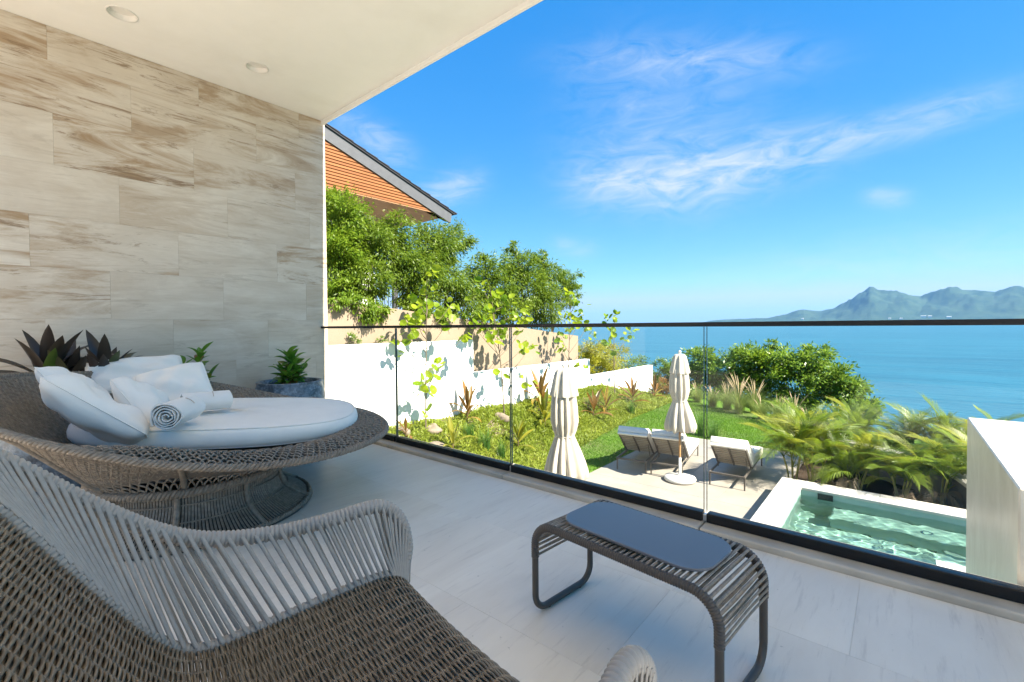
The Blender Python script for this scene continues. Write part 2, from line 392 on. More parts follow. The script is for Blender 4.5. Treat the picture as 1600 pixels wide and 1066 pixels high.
# ---- glass railing
rl = thing('glass_railing', 'frameless glass railing with thin black top rail and black base channel', 'railing', (-.8, 2.58, .03), world=True)
obj('top_rail', bevel_mesh(MB().box(WX-.015, 5.2, 2.558, 2.602, 1.087, 1.111), 'top_rail', .003), M_black, rl)
for a, b in zip(jx[:-1], jx[1:]):
    g = .0125
    a_ = a if a > -4.9 else WX+.001-g
    obj('base_channel', bevel_mesh(MB().box(a_+g, b-g, RY, 2.610, .031, .080), 'base_channel', .003), M_black, rl)
    pn = obj('glass_pane', MB().box(a_+g-.004, b-g+.004, 2.575, 2.587, .0805, 1.0865), M_glass, rl)
    for xx in (a_+g-.0055, b-g+.0042): obj('pane_edge', MB().box(xx, xx+.0013, 2.5745, 2.5875, .081, 1.086), M_gredge, pn)
    obj('clip', bevel_mesh(MB().box(b-.010, b+.010, 2.568, 2.594, .0305, .068), 'clip', .002), M_steel, rl)

# ---- ground
def edge_y(X): return np.interp(X, [-30, -9, -6.2, -4.7, -3.4, -2.0, 0, 8], [24, 20.5, 18.7, 17.2, 16.1, 15.2, 15.0, 15.0])
def foot_x(Y): return np.interp(Y, [2.5, 5, 8, 11, 15, 20], [-3.9, -4.7, -6.1, -6.6, -7.1, -7.3])
def wall_z(Y): return np.interp(Y, [0, 15, 19.5, 24], [-1.17, -1.19, -2.0, -2.6])
POOL = (-1.31, 4.2, 5.2, 9.5)
def ground(X, Y, shape=True):
    X = np.asarray(X, float); Y = np.asarray(Y, float)
    fx = foot_x(Y); t = np.clip((fx-X)/(fx+8.5), 0, 1); t = t*t*(3-2*t)*.6+t*.4
    z = -2.11+(wall_z(Y)+2.11)*t
    nb = np.interp(Y, [0, 4.8, 14.1, 14.7, 18, 22], [1.7, 1.3, .35, -.8, -1.6, -2.8]); z = np.where(X < -9.02, nb, z)
    d = np.clip(Y-(edge_y(X)+1.2), 0, None); dr = np.where(d < 6, .05*d*d, 1.8+.6*(d-6)); z = np.maximum(z-dr, -15.)
    if shape:
        z = np.where((X > -5.0) & (X < -1.3) & (Y < 13.0), -2.2, z)
        z = np.where((X > -1.55) & (Y < 9.72), -4.0, z)
    return z
gx = np.concatenate([np.linspace(-60, -14, 20), np.arange(-13.8, 8, .22), np.linspace(8.5, 60, 20)]); gy = np.concatenate([np.arange(1.5, 24, .22), np.linspace(24.3, 70, 60)])
GX, GY = np.meshgrid(gx, gy, indexing='ij'); GZ = ground(GX, GY)
GZ = GZ+np.where((GX < -4) & (GX > -8.6), .05*np.sin(GX*3.1+GY*1.7)*np.sin(GY*2.3), 0)*np.clip((foot_x(GY)-GX), 0, 1)
def ground_mat():
    t = NT('soil_and_turf'); p = t.pos(); n1 = t.noise(p, .8, 5, .6); n2 = t.noise(p, 14, 4, .6)
    g = t.mix(t.ramp(n2, .3, .7), (.055, .12, .014), (.11, .20, .026)); s = t.mix(t.ramp(n2, .3, .7), (.12, .09, .06), (.22, .18, .125))
    x = t.n('ShaderNodeSeparateXYZ'); t.l(t.n('ShaderNodeNewGeometry').outputs['Position'], x.inputs[0])
    bed = t.ramp(t.math('ADD', x.outputs[2], t.math('MULTIPLY', n1, .2)), -2.02, -1.94)
    low = t.ramp(x.outputs[2], -2.25, -2.5)
    c = t.mix(bed, g, s); c = t.mix(low, c, (.07, .10, .03))
    return t.done(t.pbr(c, .9, .1, t.bump(n2, .5, .03)))
M_ground = ground_mat()
gr = obj('ground', MB().grid(np.stack([GX, GY, GZ], -1)), M_ground, kind='structure', smooth=True); gr['label'] = 'garden ground sloping from the white wall down to the lawn'

# ---- sea, far shore
def sea_mat():
    t = NT('sea_water'); p1 = t.pos((1, .9, 1), (0, 0, .5)); a = t.noise(p1, .55, 5, .62, .4); b = t.noise(t.pos((.3, 1, 1), (0, 0, .25)), .05, 6, .65, .5); c_ = t.noise(t.pos((.12, 1, 1), (0, 0, .12)), .004, 5, .6, .4)
    col = t.mix(t.ramp(c_, .35, .65), (.013, .080, .125), (.020, .108, .16)); col = t.mix(t.math('MULTIPLY', t.ramp(b, .42, .65), .5), col, (.024, .145, .21))
    h = t.math('ADD', t.math('MULTIPLY', a, .5), t.math('MULTIPLY', b, 4.))
    return t.done(t.pbr(col, .30, .3, t.bump(h, .55, 1.)))
mb = MB(); yy = np.concatenate([np.linspace(30, 400, 12), np.geomspace(420, 22000, 20)]); 
P = np.zeros((len(yy), 9, 3)); P[..., 1] = yy[:, None]; P[..., 0] = np.linspace(-1, 1, 9)[None]*(yy[:, None]*1.5+600); P[..., 2] = -14
sea = obj('sea', mb.grid(P[::-1]), sea_mat(), kind='structure'); sea['label'] = 'calm blue sea out to the horizon'
mx_ = [(-3900, -14), (-3100, 20), (-2700, 70), (-2300, 85), (-1800, 95), (-1500, 150), (-1252, 239), (-1000, 200), (-780, 260), (-520, 420), (-430, 470), (-385, 505), (-360, 540), (-335, 546), (-290, 540), (-255, 520), (-190, 515), (-100, 490), (100, 420), (254, 364), (400, 420), (654, 470), (850, 430), (1023, 395), (1250, 440), (1500, 400), (1900, 460), (2400, 330), (3200, 250), (4500, -20)]
hx, hz = zip(*mx_)
U = np.linspace(-3950, 4500, 460); V = np.linspace(0, 1, 46)
P = np.zeros((len(V), len(U), 3))
for i, v in enumerate(V):
    env = math.sin(min(1, v/.62)*PI/2)**1.15 if v < .62 else math.cos((v-.62)/.38*PI/2)
    for j, x in enumerate(U):
        y = 7900+v*2200; base = float(np.interp(x, hx, hz))
        n = mnoise.fractal(Vector((x*.0030, y*.0030, 3.1)), .8, 2.1, 7)
        n2 = 1-abs(mnoise.noise(Vector((x*.0016+.4*v, y*.0010, 8.)))*2)
        k = 1-.72*math.exp(-((v-.62)/.10)**2)
        P[i, j] = (x*(y/9264), y, -16+max(0, (base+20))*env*(1+.22*k*n+.25*k*(n2-.6))*(y/9264) if v not in (0,) else -15.5)
def mount_mat():
    t = NT('forested_mountain'); n = t.noise(t.pos(), .006, 6, .65); n2 = t.noise(t.pos(), .03, 4)
    c = t.mix(t.ramp(n, .35, .65), (.018, .040, .026), (.045, .075, .042)); c = t.mix(t.math('MULTIPLY', t.ramp(n2, .5, .8), .4), c, (.08, .09, .06))
    return t.done(t.pbr(c, .95, .05))
mo = obj('mountain', MB().grid(P), mount_mat(), kind='structure', smooth=True); mo['label'] = 'hazy forested mountain range across the bay'

# ---- stepped white garden wall, beige wall behind it
gw = thing('stepped_garden_wall', 'white painted garden wall stepping down beside the planting bed', 'wall', (-8.5, 9, -1.2), world=True)
for (a, b, zt) in ((1.0, 8.56, .74), (8.56, 14.48, -.12), (14.48, 20.0, -.73)):
    obj('wall_section', bevel_mesh(MB().box(-8.72, -8.5, a, b-.004, -3.2, zt), 'wall_section', .012, 2), M_white, gw)
def ztop(Y): return 1.68-.1013*(Y-4.78)
mb = MB().prism([(1.0, -2.5), (14.33, -2.5), (14.33, ztop(14.33)), (1.0, ztop(1.0))], 0, -9.15, -8.9)
bw = obj('sloping_neighbour_wall', mb, M_beige); tag(bw, 'beige rendered retaining wall with sloping top behind the white wall', 'wall')

# ---- neighbour's house
M_wood = None
def wood_mat(name, a, b, rough=.5):
    t = NT(name); r = t.n('ShaderNodeObjectInfo').outputs['Random']; n = t.noise(t.pos((1, .35, 6), rand=True), 5, 5, .6, .5)
    c = t.mix(t.ramp(n, .3, .7), a, b); c = t.mix(t.math('MULTIPLY', r, .45), c, tuple(x*.6 for x in a)); return t.done(t.pbr(c, rough, .35))
M_wood = wood_mat('orange_timber', (.27, .10, .034), (.38, .16, .056)); M_soffit = wood_mat('soffit_timber', (.33, .17, .08), (.42, .24, .12))
M_fascia = simple('grey_fascia', (.10, .104, .112), .5, .4, .1); M_roof = simple('dark_roof_tile', (.035, .036, .04), .6, .3, .2)
nh = thing('neighbour_house', 'house with dark sloping roof and orange timber slat gable above the trees', 'house', (-14, 7, 1.2), world=True)
hx0 = -12.0; sl_ = (6.56-5.05)/(6.44-10.99)          # rake slope along Y
def rake(Y): return 6.56+sl_*(Y-6.44)
zb = 4.95
fas = obj('fascia', MB().prism([(1.0, rake(1)), (11.05, rake(11.05)), (10.98, rake(11.05)-.34), (1.0, rake(1)-.34)], 0, hx0-.03, hx0+.04), M_fascia, nh)
obj('roof', MB().prism([(1.0, rake(1)+.005), (11.15, rake(11.15)+.005), (11.15, rake(11.15)+.05), (1.0, rake(1)+.05)], 0, -19, hx0+.08), M_roof, nh)
tl_me = None
for k in range(16):
    y0 = 11.2-(k+1)*.40; me = MB().prism([(y0, rake(y0)+.055), (y0+.45, rake(y0+.45)+.062), (y0+.45, rake(y0+.45)+.10), (y0, rake(y0)+.062)], 0, hx0-.3, hx0+.10)
    obj('verge_tile', me, M_roof, nh)
k = 0; z = zb
while z < 6.6:
    ye = min(10.93, 6.44+(z+.36-6.56)/sl_)
    if ye > 4.2:
        o = obj('slat', bevel_mesh(MB().box(hx0-.05, hx0+.0+random.uniform(-.002, .002), 3.6, ye, z+.006, z+.074), 'slat', .006), M_wood, nh)
    z += .088
obj('gable_backing', MB().prism([(3.6, zb), (10.9, zb), (10.9, rake(10.9)-.34), (3.6, rake(3.6)-.34)], 0, hx0-.12, hx0-.06), simple('backing', (.08, .035, .015), .8), nh)
obj('soffit', MB().box(-16, hx0-.004, 3.6, 10.93, zb-.03, zb-.002), M_soffit, nh)
obj('wall', MB().box(-18, -13.9, 2.0, 9.2, .2, zb-.03), M_white, nh)
wd = obj('window', MB().box(-13.9, -13.86, 6.9, 8.7, 2.0, 4.2), M_fascia, nh); obj('pane', MB().box(-13.86, -13.85, 6.98, 8.62, 2.08, 4.12), simple('window_glass', (.03, .04, .05), .05, .6), wd)
for y in (9.9,): obj('post', MB().box(-13.9, -13.75, y, y+.15, .3, zb-.03), M_fascia, nh)
br = obj('balustrade', MB().box(-12.32, -12.28, 4.0, 10.4, 2.42, 2.46), M_black, nh)
for y in np.arange(4.0, 10.4, .14): obj('baluster', MB().box(-12.307, -12.293, y, y+.014, 1.4, 2.42), M_black, br)
obj('terrace_slab', MB().box(-13.9, -12.2, 2.0, 10.6, 1.05, 1.4), M_white, nh)

# ---- pool deck of separate slabs
dk = obj('pool_deck', MB().box(-5.1, -1.672, 1.9, 13.2, -2.4, -2.106), M_paving, kind='structure'); dk['label'] = 'pale stone pool deck below the terrace'
sx = (5.1-1.672)/4
slab_me = bevel_mesh(MB().box(.002, sx-.002, .002, .896, -.0055, .006), 'paving_slab', .002); slab_me.materials.append(M_paving)
for i in range(4):
    for j in range(12):
        o = obj('paving_slab', slab_me, None, dk); o.location = (-5.1+i*sx, 2.4+j*.9, -2.1)

# ---- pool
M_pooltile = None
def pool_mat():
    t = NT('pool_tile'); p = t.pos(); br_ = t.n('ShaderNodeTexVoronoi', feature='F1', distance='CHEBYCHEV'); t.l(p, br_.inputs['Vector']); br_.inputs['Scale'].default_value = 6; br_.inputs['Randomness'].default_value = .15
    n = t.noise(p, 3, 5, .6); c = t.mix(t.ramp(n, .3, .7), (.26, .38, .34), (.38, .49, .44)); c = t.mix(t.math('MULTIPLY', br_.outputs['Color'], .22), c, (.22, .34, .31))
    return t.done(t.pbr(c, .35, .3))
def pool_water_mat():
    t = NT('pool_water'); lw = t.n('ShaderNodeLayerWeight'); lw.inputs['Blend'].default_value = .5
    fr = t.math('ADD', t.math('MULTIPLY', t.math('POWER', lw.outputs['Facing'], 4.5), .80), .02)
    tr = t.n('ShaderNodeBsdfRefraction'); tr.inputs['Color'].default_value = (.80, .935, .905, 1); tr.inputs['IOR'].default_value = 1.33; tr.inputs['Roughness'].default_value = 0
    g = t.n('ShaderNodeBsdfGlossy'); g.inputs['Roughness'].default_value = .0
    mx = t.n('ShaderNodeMixShader'); t.l(fr, mx.inputs[0]); t.l(tr.outputs[0], mx.inputs[1]); t.l(g.outputs[0], mx.inputs[2])
    return t.done(mx.outputs[0])
M_pooltile = pool_mat()
px0, px1, py0, py1 = POOL; zc, zw, zf = -1.8, -1.93, -2.72
pl = thing('swimming_pool', 'small raised plunge pool with pale stone coping and green water', 'pool', (1, 7.5, -2.1), world=True)
mb = MB(); mb.box(px0-.34, px0, py0, py1+.42, zf-.3, zc-.045); mb.box(px0, px1, py1, py1+.42, zf-.3, zc-.045); mb.box(px0, px1, py0-.3, py0, zf-.3, zc-.045); mb.box(px0, px1, py0, py1, zf-.3, zf)
obj('basin', mb, M_pooltile, pl)
L = (py1+.42-py0)/4
for i in range(4): obj('coping_stone', bevel_mesh(MB().box(px0-.36, px0+.01, py0+i*L+.0015, py0+(i+1)*L-.0015, zc-.044, zc), 'coping_stone', .006, 2), M_white_stone, pl)
for i in range(5):
    a = px0+.012+i*1.08; obj('coping_stone', bevel_mesh(MB().box(a+.0015, a+1.08-.0015, py1-.01, py1+.43, zc-.044, zc), 'coping_stone', .006, 2), M_white_stone, pl)
obj('bench_step', bevel_mesh(MB().box(-.85, px1-.01, 8.98, py1-.001, zf+.001, -2.27), 'bench_step', .015), M_pooltile, pl)
obj('skimmer', MB().box(-1.06, -.84, py1-.012, py1+.002, -2.0, -1.855), simple('dark_grille', (.02, .025, .025), .4), pl)
obj('water_jet', MB().lathe([(.035, 0), (.05, .008), (.065, 0)], (.36, 9.2, -2.265), 20), M_lamp, pl)
X_, Y_ = np.meshgrid(np.linspace(px0+.001, px1-.001, 260), np.linspace(py0+.001, py1-.001, 210), indexing='ij'); Zw = np.full_like(X_, zw)
for k in range(26):
    th_ = rng.uniform(0, 2*PI); wl_ = rng.uniform(.09, .50); Zw += .0034*wl_*np.sin((X_*math.cos(th_)+Y_*math.sin(th_))*2*PI/wl_+rng.uniform(0, 6))
wat = obj('water', MB().grid(np.stack([X_, Y_, Zw], -1)), pool_water_mat(), pl, smooth=True)
wat.cycles.is_caustics_caster = True
for o in pl.children:
    if o.name.split('.')[0] in ('basin', 'bench_step', 'entry_step'): o.cycles.is_caustics_receiver = True

# ---- pale stone pier by the pool (hollow top)
pr = thing('stone_pier', 'big pale stone clad pier beside the pool with hollow top', 'wall', (1.2, 3.7, -2.1), world=True)
def pier_mat():
    t = NT('pier_stone'); a = t.noise(t.pos((1, 1.3, .8), (.5, .2, 0)), 2.2, 8, .68, 1.0); c = t.mix(t.ramp(a, .35, .68), (.52, .475, .41), (.68, .64, .58)); c = t.mix(t.math('MULTIPLY', t.ramp(t.noise(t.pos((1, 2.2, .9), (.9, .2, .2)), 2.4, 7, .68, .8), .55, .75), .3), c, (.34, .28, .22))
    return t.done(t.pbr(c, .35, .45))
M_pier = pier_mat()
bz = .42
obj('pier_face', bevel_mesh(MB().box(.38, .66, 2.76, 4.6, -2.15, bz), 'pier_face', .006), M_pier, pr)
obj('pier_face', MB().box(.661, 2.4, 4.2, 4.598, -2.15, bz-.001), M_pier, pr)
obj('pier_face', MB().box(1.2, 2.4, 2.76, 4.199, -2.15, bz-.001), M_pier, pr)
obj('pier_face', MB().box(.661, 1.199, 2.76, 3.6, -2.15, bz-.001), M_pier, pr)
obj('recess', MB().box(.661, 1.199, 3.601, 4.199, -2.15, bz-.3), M_fascia, pr)

# ---- sea air between here and the far shore
hm = NT('sea_air'); pv = hm.n('ShaderNodeVolumePrincipled'); pv.inputs['Color'].default_value = (.26, .58, 1, 1); pv.inputs['Density'].default_value = 4.2e-5; pv.inputs['Anisotropy'].default_value = .1
hm.l(pv.outputs[0], hm.out.inputs['Volume'])
hz_ = obj('haze', MB().box(-36000, 36000, -60, 22400, -16.5, 640), hm.m, kind='stuff'); hz_['label'] = 'thin sea haze over the bay'
# ================================================================== TERRACE FURNITURE
R0 = np.array(r0); F0 = np.array(f0)
def cw(x, d, z=0.):            # metres right of / ahead of the tripod -> world
    p = R0*x+F0*d; return np.array((p[0], p[1], z))
def wicker_mat(name, a, b, rough=.5, spec=.4):
    t = NT(name); n = t.noise(t.pos(), 45, 4, .6); m2 = t.noise(t.pos(), 4, 3)
    c = t.mix(t.ramp(n, .3, .7), a, b); c = t.mix(t.math('MULTIPLY', t.ramp(m2, .4, .7), .25), c, tuple(x*.7 for x in a))
    return t.done(t.pbr(c, rough, spec, t.bump(n, .10, .002)))
M_wick = wicker_mat('grey_wicker', (.145, .117, .088), (.285, .243, .195)); M_wickd = wicker_mat('brown_wicker', (.135, .098, .062), (.285, .225, .16))
M_cord = wicker_mat('taupe_cord', (.34, .31, .275), (.40, .37, .335), .55); M_tframe = simple('taupe_powder_coat', (.058, .05, .043), .42, .45, .08)
def fabric_mat(name, col):
    t = NT(name); p = t.pos(); wv = t.noise(p, 420, 2); fold = t.noise(p, 7, 4, .55, .4)
    c = t.mix(t.ramp(fold, .3, .7), tuple(x*.95 for x in col), col)
    return t.done(t.pbr(c, .9, .15, t.bump(t.math('ADD', t.math('MULTIPLY', wv, .25), fold), .22, .01), **{'Sheen Weight': .15}))
M_fab = fabric_mat('white_fabric', (.86, .82, .755)); M_towel = fabric_mat('towel_cotton', (.80, .775, .73)); M_canvas = fabric_mat('cream_canvas', (.50, .45, .37))

# ------------------------------------------------------------------ daybed
DC = cw(-2.0, 2.95); DB = cw(-1.93, 2.79); FA = math.atan2(.838, .544)              # centre on the floor, facing angle in world
phi_t = np.array([0, 47, 73, 107, 128, 157, 180.]); z_t = np.array([.835, .77, .655, .475, .42, .40, .385])
def rim_z(a):                                                 # a measured from the facing direction
    ph = np.degrees(np.abs((np.asarray(a)+PI) % (2*PI)-PI)); return np.interp(180-ph, phi_t, z_t)
aa = np.linspace(-PI, PI, 361); rz_s = rim_z(aa); k_ = np.ones(25)/25; rz_s = np.convolve(np.concatenate([rz_s[-13:-1], rz_s, rz_s[1:13]]), k_, 'valid')
def rimz(a): return np.interp((np.asarray(a)+PI) % (2*PI)-PI, aa, rz_s)
def rimr(a): return 1.09+.055*np.cos(a)
def bowl(a, t, off=0.):
    a = np.asarray(a, float); t = np.asarray(t, float)
    R = rimr(a); r = .475+(R-.475)*(t*.92+.08*t*t)+off*.6; zr = rimz(a); pw = .55+.55*smoothstep(zr, .50, .72)
    z = .262+(zr-.262)*(np.maximum(t, 1e-4)**pw)+(.062-.062*smoothstep(zr, .52, .70))*np.sin(np.clip((t-.30)/.70, 0, 1)**1.25*PI)+off
    w_ = FA+a; tc_ = np.clip(t*1.3, 0, 1); return np.stack([DB[0]+(DC[0]-DB[0])*tc_+r*np.cos(w_), DB[1]+(DC[1]-DB[1])*tc_+r*np.sin(w_), z], -1)
db = thing('round_daybed', 'large round grey wicker daybed with tilted bowl rim and white mattress', 'daybed', tuple(DC), world=True)
def dring(r, z, n=160): a = np.linspace(0, 2*PI, n, endpoint=False); return np.stack([DB[0]+r*np.cos(a), DB[1]+r*np.sin(a), np.full(n, z)], 1)
def braid(mb, path, rad, n_tw, r=.0075, strands=3, closed=True):
    """strands twisted round a closed path"""
    p = np.asarray(path); m_ = len(p); tg = np.roll(p, -1, 0)-np.roll(p, 1, 0); tg /= np.linalg.norm(tg, axis=1, keepdims=True)
    up = np.array((0, 0, 1.)); b = np.cross(tg, up); b /= np.linalg.norm(b, axis=1, keepdims=True); nn = np.cross(b, tg)
    s_ = np.arange(m_)/m_*2*PI*n_tw
    for k in range(strands):
        a = s_+k*2*PI/strands; mb.tube(p+rad*(np.cos(a)[:, None]*b+np.sin(a)[:, None]*nn), r, 5, closed=True)
    return mb
# base
mb = braid(MB(), dring(.625, .016, 520), .010, 70, .0085); obj('base_ring', mb, M_wick, db, smooth=True)
mb = braid(MB(), dring(.490, .250, 520), .014, 54, .011); mb.tube(dring(.462, .25, 120), .016, 8, closed=True); obj('middle_ring', mb, M_wick, db, smooth=True)
mb = MB(); NB = 205; prof = [(.620, .02), (.555, .055), (.492, .10), (.462, .15), (.455, .20), (.462, .25)]
for k in range(NB):
    a = k/NB*2*PI; tone = random.random()
    p = spline([(r*math.cos(a), r*math.sin(a), z) for r, z in prof], 12)+DB
    out = np.tile((math.cos(a), math.sin(a), 0), (12, 1)); mb.tube(p, .0060, 5, up=out, caps=False, flat=.6)
for z, r in ((.10, .499), (.18, .466)): mb.tube(dring(r, z, 120), .004, 4, closed=True)
obj('cord_skirt', mb, M_wick, db, kind='stuff')
obj('inner_lining', MB().lathe([(.605, .012), (.535, .055), (.475, .10), (.445, .15), (.438, .20), (.445, .25)], DB, 64), simple('dark_lining', (.03, .027, .024), .8), db, smooth=True)
for k in range(9):
    a = k/9*2*PI+.25; p = spline([((r+.012)*math.cos(a), (r+.012)*math.sin(a), z) for r, z in prof], 26)+DB
    obj('post', MB().tube(p, .014, 10), M_wick, db, smooth=True)
obj('foot_plate', MB().lathe([(.635, .001), (.648, .004), (.648, .008), (.60, .010)], DB, 64), M_tframe, db, smooth=True)
# bowl supports
for k in range(8):
    a = k/8*2*PI+.2; t = np.linspace(0., .86, 18); obj('support_tube', MB().tube(bowl(np.full(18, a), t, -.022), .015, 8), M_wick, db, smooth=True)
# open lattice
mb = MB(); NL = 84; t = np.linspace(.0, .80, 44)
for k in range(NL):
    for sgn in (-1, 1):
        a = k/NL*2*PI+sgn*t*.62
        wv = .0032*np.cos((t*.62*NL/PI)*PI*1.0+(0 if sgn > 0 else PI)+k*PI)
        mb.tube(bowl(a, t, wv), .0048, 5, caps=False)
obj('bowl_lattice', mb, M_wick, db, kind='stuff', smooth=True)
# dense woven lip, flat cords in a twill
mb = MB(); ND = 190; t = np.linspace(.18, .985, 96)
for k in range(ND):
    for sgn in (-1, 1):
        a = k/ND*2*PI+sgn*(t-.18)*.50
        wv = .0050*np.sin((t-.18)*.50*ND+(0 if sgn > 0 else PI)+k*PI)
        mb.tube(bowl(a, t, wv+.004), .0100, 4, caps=False, flat=.45)
obj('woven_lip', mb, M_wick, db, kind='stuff', smooth=True)
a = np.linspace(0, 2*PI, 900, endpoint=False)
rm = braid(MB(), bowl(a, np.full(900, 1.0)), .011, 118, .0092); rm.tube(bowl(a[::5], np.full(180, .995), -.012), .010, 6, closed=True)
obj('rim', rm, M_wick, db, smooth=True)
# solid underlay of dark bands so the lip reads as dense
A_, T_ = np.meshgrid(np.linspace(0, 2*PI, 120, endpoint=False), np.linspace(.16, .97, 14), indexing='ij')
obj('lip_backing', MB().grid(bowl(A_, T_, -.010), closed_u=True), simple('dark_wicker', (.13, .11, .09), .7), db, smooth=True)
obj('platform', MB().lathe([(0, .26), (.47, .26), (.47, .28), (0, .28)], DC, 48), M_tframe, db)
# mattress: round, flat, soft edges
fa = np.array((math.cos(FA), math.sin(FA), 0)); la = np.array((-fa[1], fa[0], 0)); MC = DC+fa*.145+la*.12
mb = MB(); a = np.linspace(0, 2*PI, 120, endpoint=False)
pr_ = np.array([(-1., .428), (-.06, .428), (-.015, .436), (.002, .455), (.004, .485), (-.004, .515), (-.022, .532), (-.06, .541), (-.2, .545), (-1., .546)])
ca, sa = np.cos(a), np.sin(a); ex = 2/2.5; ux = np.sign(ca)*np.abs(ca)**ex; uy = np.sign(sa)*np.abs(sa)**ex
P = np.zeros((len(pr_), 120, 3))
for i, (dr_, z_) in enumerate(pr_):
    f_ = 0. if dr_ == -1. else 1.
    q = f_*((.80+dr_)*ux[:, None]*fa+(.635+dr_)*uy[:, None]*la); P[i] = MC+q; P[i, :, 2] = z_+.004+.004*np.sin(a*3+i)-.035*(q@fa)/.8
ma = obj('mattress', MB().grid(P, closed_v=True), M_fab, db, smooth=True)
for k_i in (2, 6): obj('piping', MB().tube(np.array(P[k_i])+(0, 0, .002), .0045, 6, closed=True), M_fab, ma, smooth=True)

# ------------------------------------------------------------------ pillows and towels on the daybed
def pillow_mesh(w_, h_, th, seed=0, n=26):
    r_ = np.random.default_rng(seed); u = np.linspace(-1, 1, n); U, V = np.meshgrid(u, u, indexing='ij')
    pin = 1-.035*(1-np.abs(U)**2)*(np.abs(V)**3); pin2 = 1-.035*(1-np.abs(V)**2)*(np.abs(U)**3)
    rc_ = 1-.05*(np.abs(U)**5)*(np.abs(V)**5); X = U*w_/2*pin2*rc_; Y = V*h_/2*pin*rc_
    b = ((1-U**4)*(1-V**4)).clip(0)**.56
    ph = r_.uniform(0, 6, 6)
    wr = .015*np.sin(U*4+ph[0]+2*V)*np.sin(V*3+ph[1])+.009*np.sin(7*U-5*V+ph[2])+.007*np.sin(9*V+4*U+ph[3])
    cr_ = sum(np.exp(-((U-su)**2+(V-sv)**2)/.12)*np.sin(16*((U-su)*sv-(V-sv)*su)+ph[4])*.010 for su in (-1, 1) for sv in (-1, 1))
    Z = b*(th/2)+b*(wr+cr_); Z2 = -b*(th/2)+b*wr*.6
    mb = MB(); mb.grid(np.stack([X, Y, Z], -1)[::-1]); mb.grid(np.stack([X, Y, Z2], -1)); me = mb.mesh('pillow', True)
    bm = bmesh.new(); bm.from_mesh(me); bmesh.ops.remove_doubles(bm, verts=bm.verts, dist=1e-5); bm.to_mesh(me); bm.free()
    e = np.concatenate([np.stack([X[0], Y[0]], 1), np.stack([X[:, -1], Y[:, -1]], 1)[1:], np.stack([X[-1], Y[-1]], 1)[::-1][1:], np.stack([X[:, 0], Y[:, 0]], 1)[::-1][1:-1]])
    return me, np.column_stack([e, np.zeros(len(e))])
def pillow(label, size, x, d, z, normal, spin, seed):
    """normal: the way the face looks, in (right, ahead, up) of the tripod"""
    me, e = pillow_mesh(*size, seed=seed); me.materials.append(M_fab)
    n = Vector(R0*normal[0]+F0*normal[1])+Vector((0, 0, normal[2])); n.normalize()
    q = n.to_track_quat('Z', 'Y').to_matrix().to_4x4() @ Matrix.Rotation(RAD(spin), 4, 'Z')
    o = obj('pillow', me); o.matrix_world = Matrix.Translation(Vector(cw(x, d, z))) @ q
    tag(o, label, 'pillow', 'white pillows on the daybed'); obj('piping', MB().tube(e, .0035, 5, closed=True), M_fab, o, smooth=True)
    return o
pillow('big white pillow leaning nearest the wicker rim, left of the towels', (.54, .42, .17), -2.20, 2.44, .648, (.36, .60, .72), 62, 1)
pillow('white pillow mostly hidden behind the big front pillow', (.44, .40, .14), -2.56, 2.74, .695, (.60, .35, .62), 70, 2)
pillow('white pillow propped in the middle beside the rolled towel', (.40, .36, .15), -2.13, 2.70, .632, (.66, .30, .62), 62, 3)
pillow('long white pillow at the back of the daybed below the dark plant', (.58, .32, .15), -2.80, 3.44, .752, (.50, -.58, .66), 4, 4)
pillow('square white pillow leaning in front of the long back pillow', (.40, .36, .15), -2.27, 3.10, .690, (.42, -.66, .60), 14, 5)
def towel(label, p0, p1, r, seed):
    """a cloth rolled up: spiral section run along an axis"""
    p0 = np.array(p0); p1 = np.array(p1); L = np.linalg.norm(p1-p0); ax = (p1-p0)/L; b = np.cross(ax, (0, 0, 1)); b /= np.linalg.norm(b); nn = np.cross(b, ax)
    rr = np.random.default_rng(seed); th = np.linspace(0, 2*PI*4.6, 150); rad = .012+(r-.012)*(th/th[-1])**.85
    rad = rad*(1+.05*np.sin(th*3+1)*(th/th[-1])+.025*np.sin(th*5.3))
    t_ = thing('rolled_towel', label, 'towel', tuple(p0), group='rolled towels on the mattress', world=True)
    sq = np.where(np.sin(th) < 0, .88, 1.)
    mb = MB(); thick = .006
    for i, rad_ in enumerate((rad, rad-thick)):
        P = np.stack([p0+ax*(L*s_+ .006*math.sin(7*s_+seed))+(rad_*np.cos(th))[:, None]*b+(rad_*np.sin(th)*sq)[:, None]*nn+ax*(.004*np.sin(th*2.3))[:, None] for s_ in (np.linspace(0, 1, 9))], 0)
        mb.grid(P if i else P[::-1])
        ends = P[0], P[-1]
        if i == 0: e0 = ends
        else:
            mb.grid(np.stack([e0[0], ends[0]])); mb.grid(np.stack([ends[1], e0[1]]))
    obj('cloth', mb, M_towel, t_, smooth=True)
    P = [p0+ax*(L*.62)+((r+.0012)*(1+.05*math.sin(2*PI*4.6*3+1)))*(math.cos(q)*b+math.sin(q)*nn*(1 if math.sin(q) > 0 else .88)) for q in np.linspace(.6, 1.3, 8)]
    obj('stitched_mark', MB().tube(P, .0022, 4), simple('beige_thread', (.50, .40, .30), .8), t_)
towel('rolled white towel with its spiral end towards the chair', cw(-1.80, 2.38, .638), cw(-1.865, 2.66, .638), .078, 1)
towel('rolled white towel lying behind the spiral-ended towel', cw(-2.05, 2.84, .632), cw(-1.86, 3.02, .628), .070, 2)

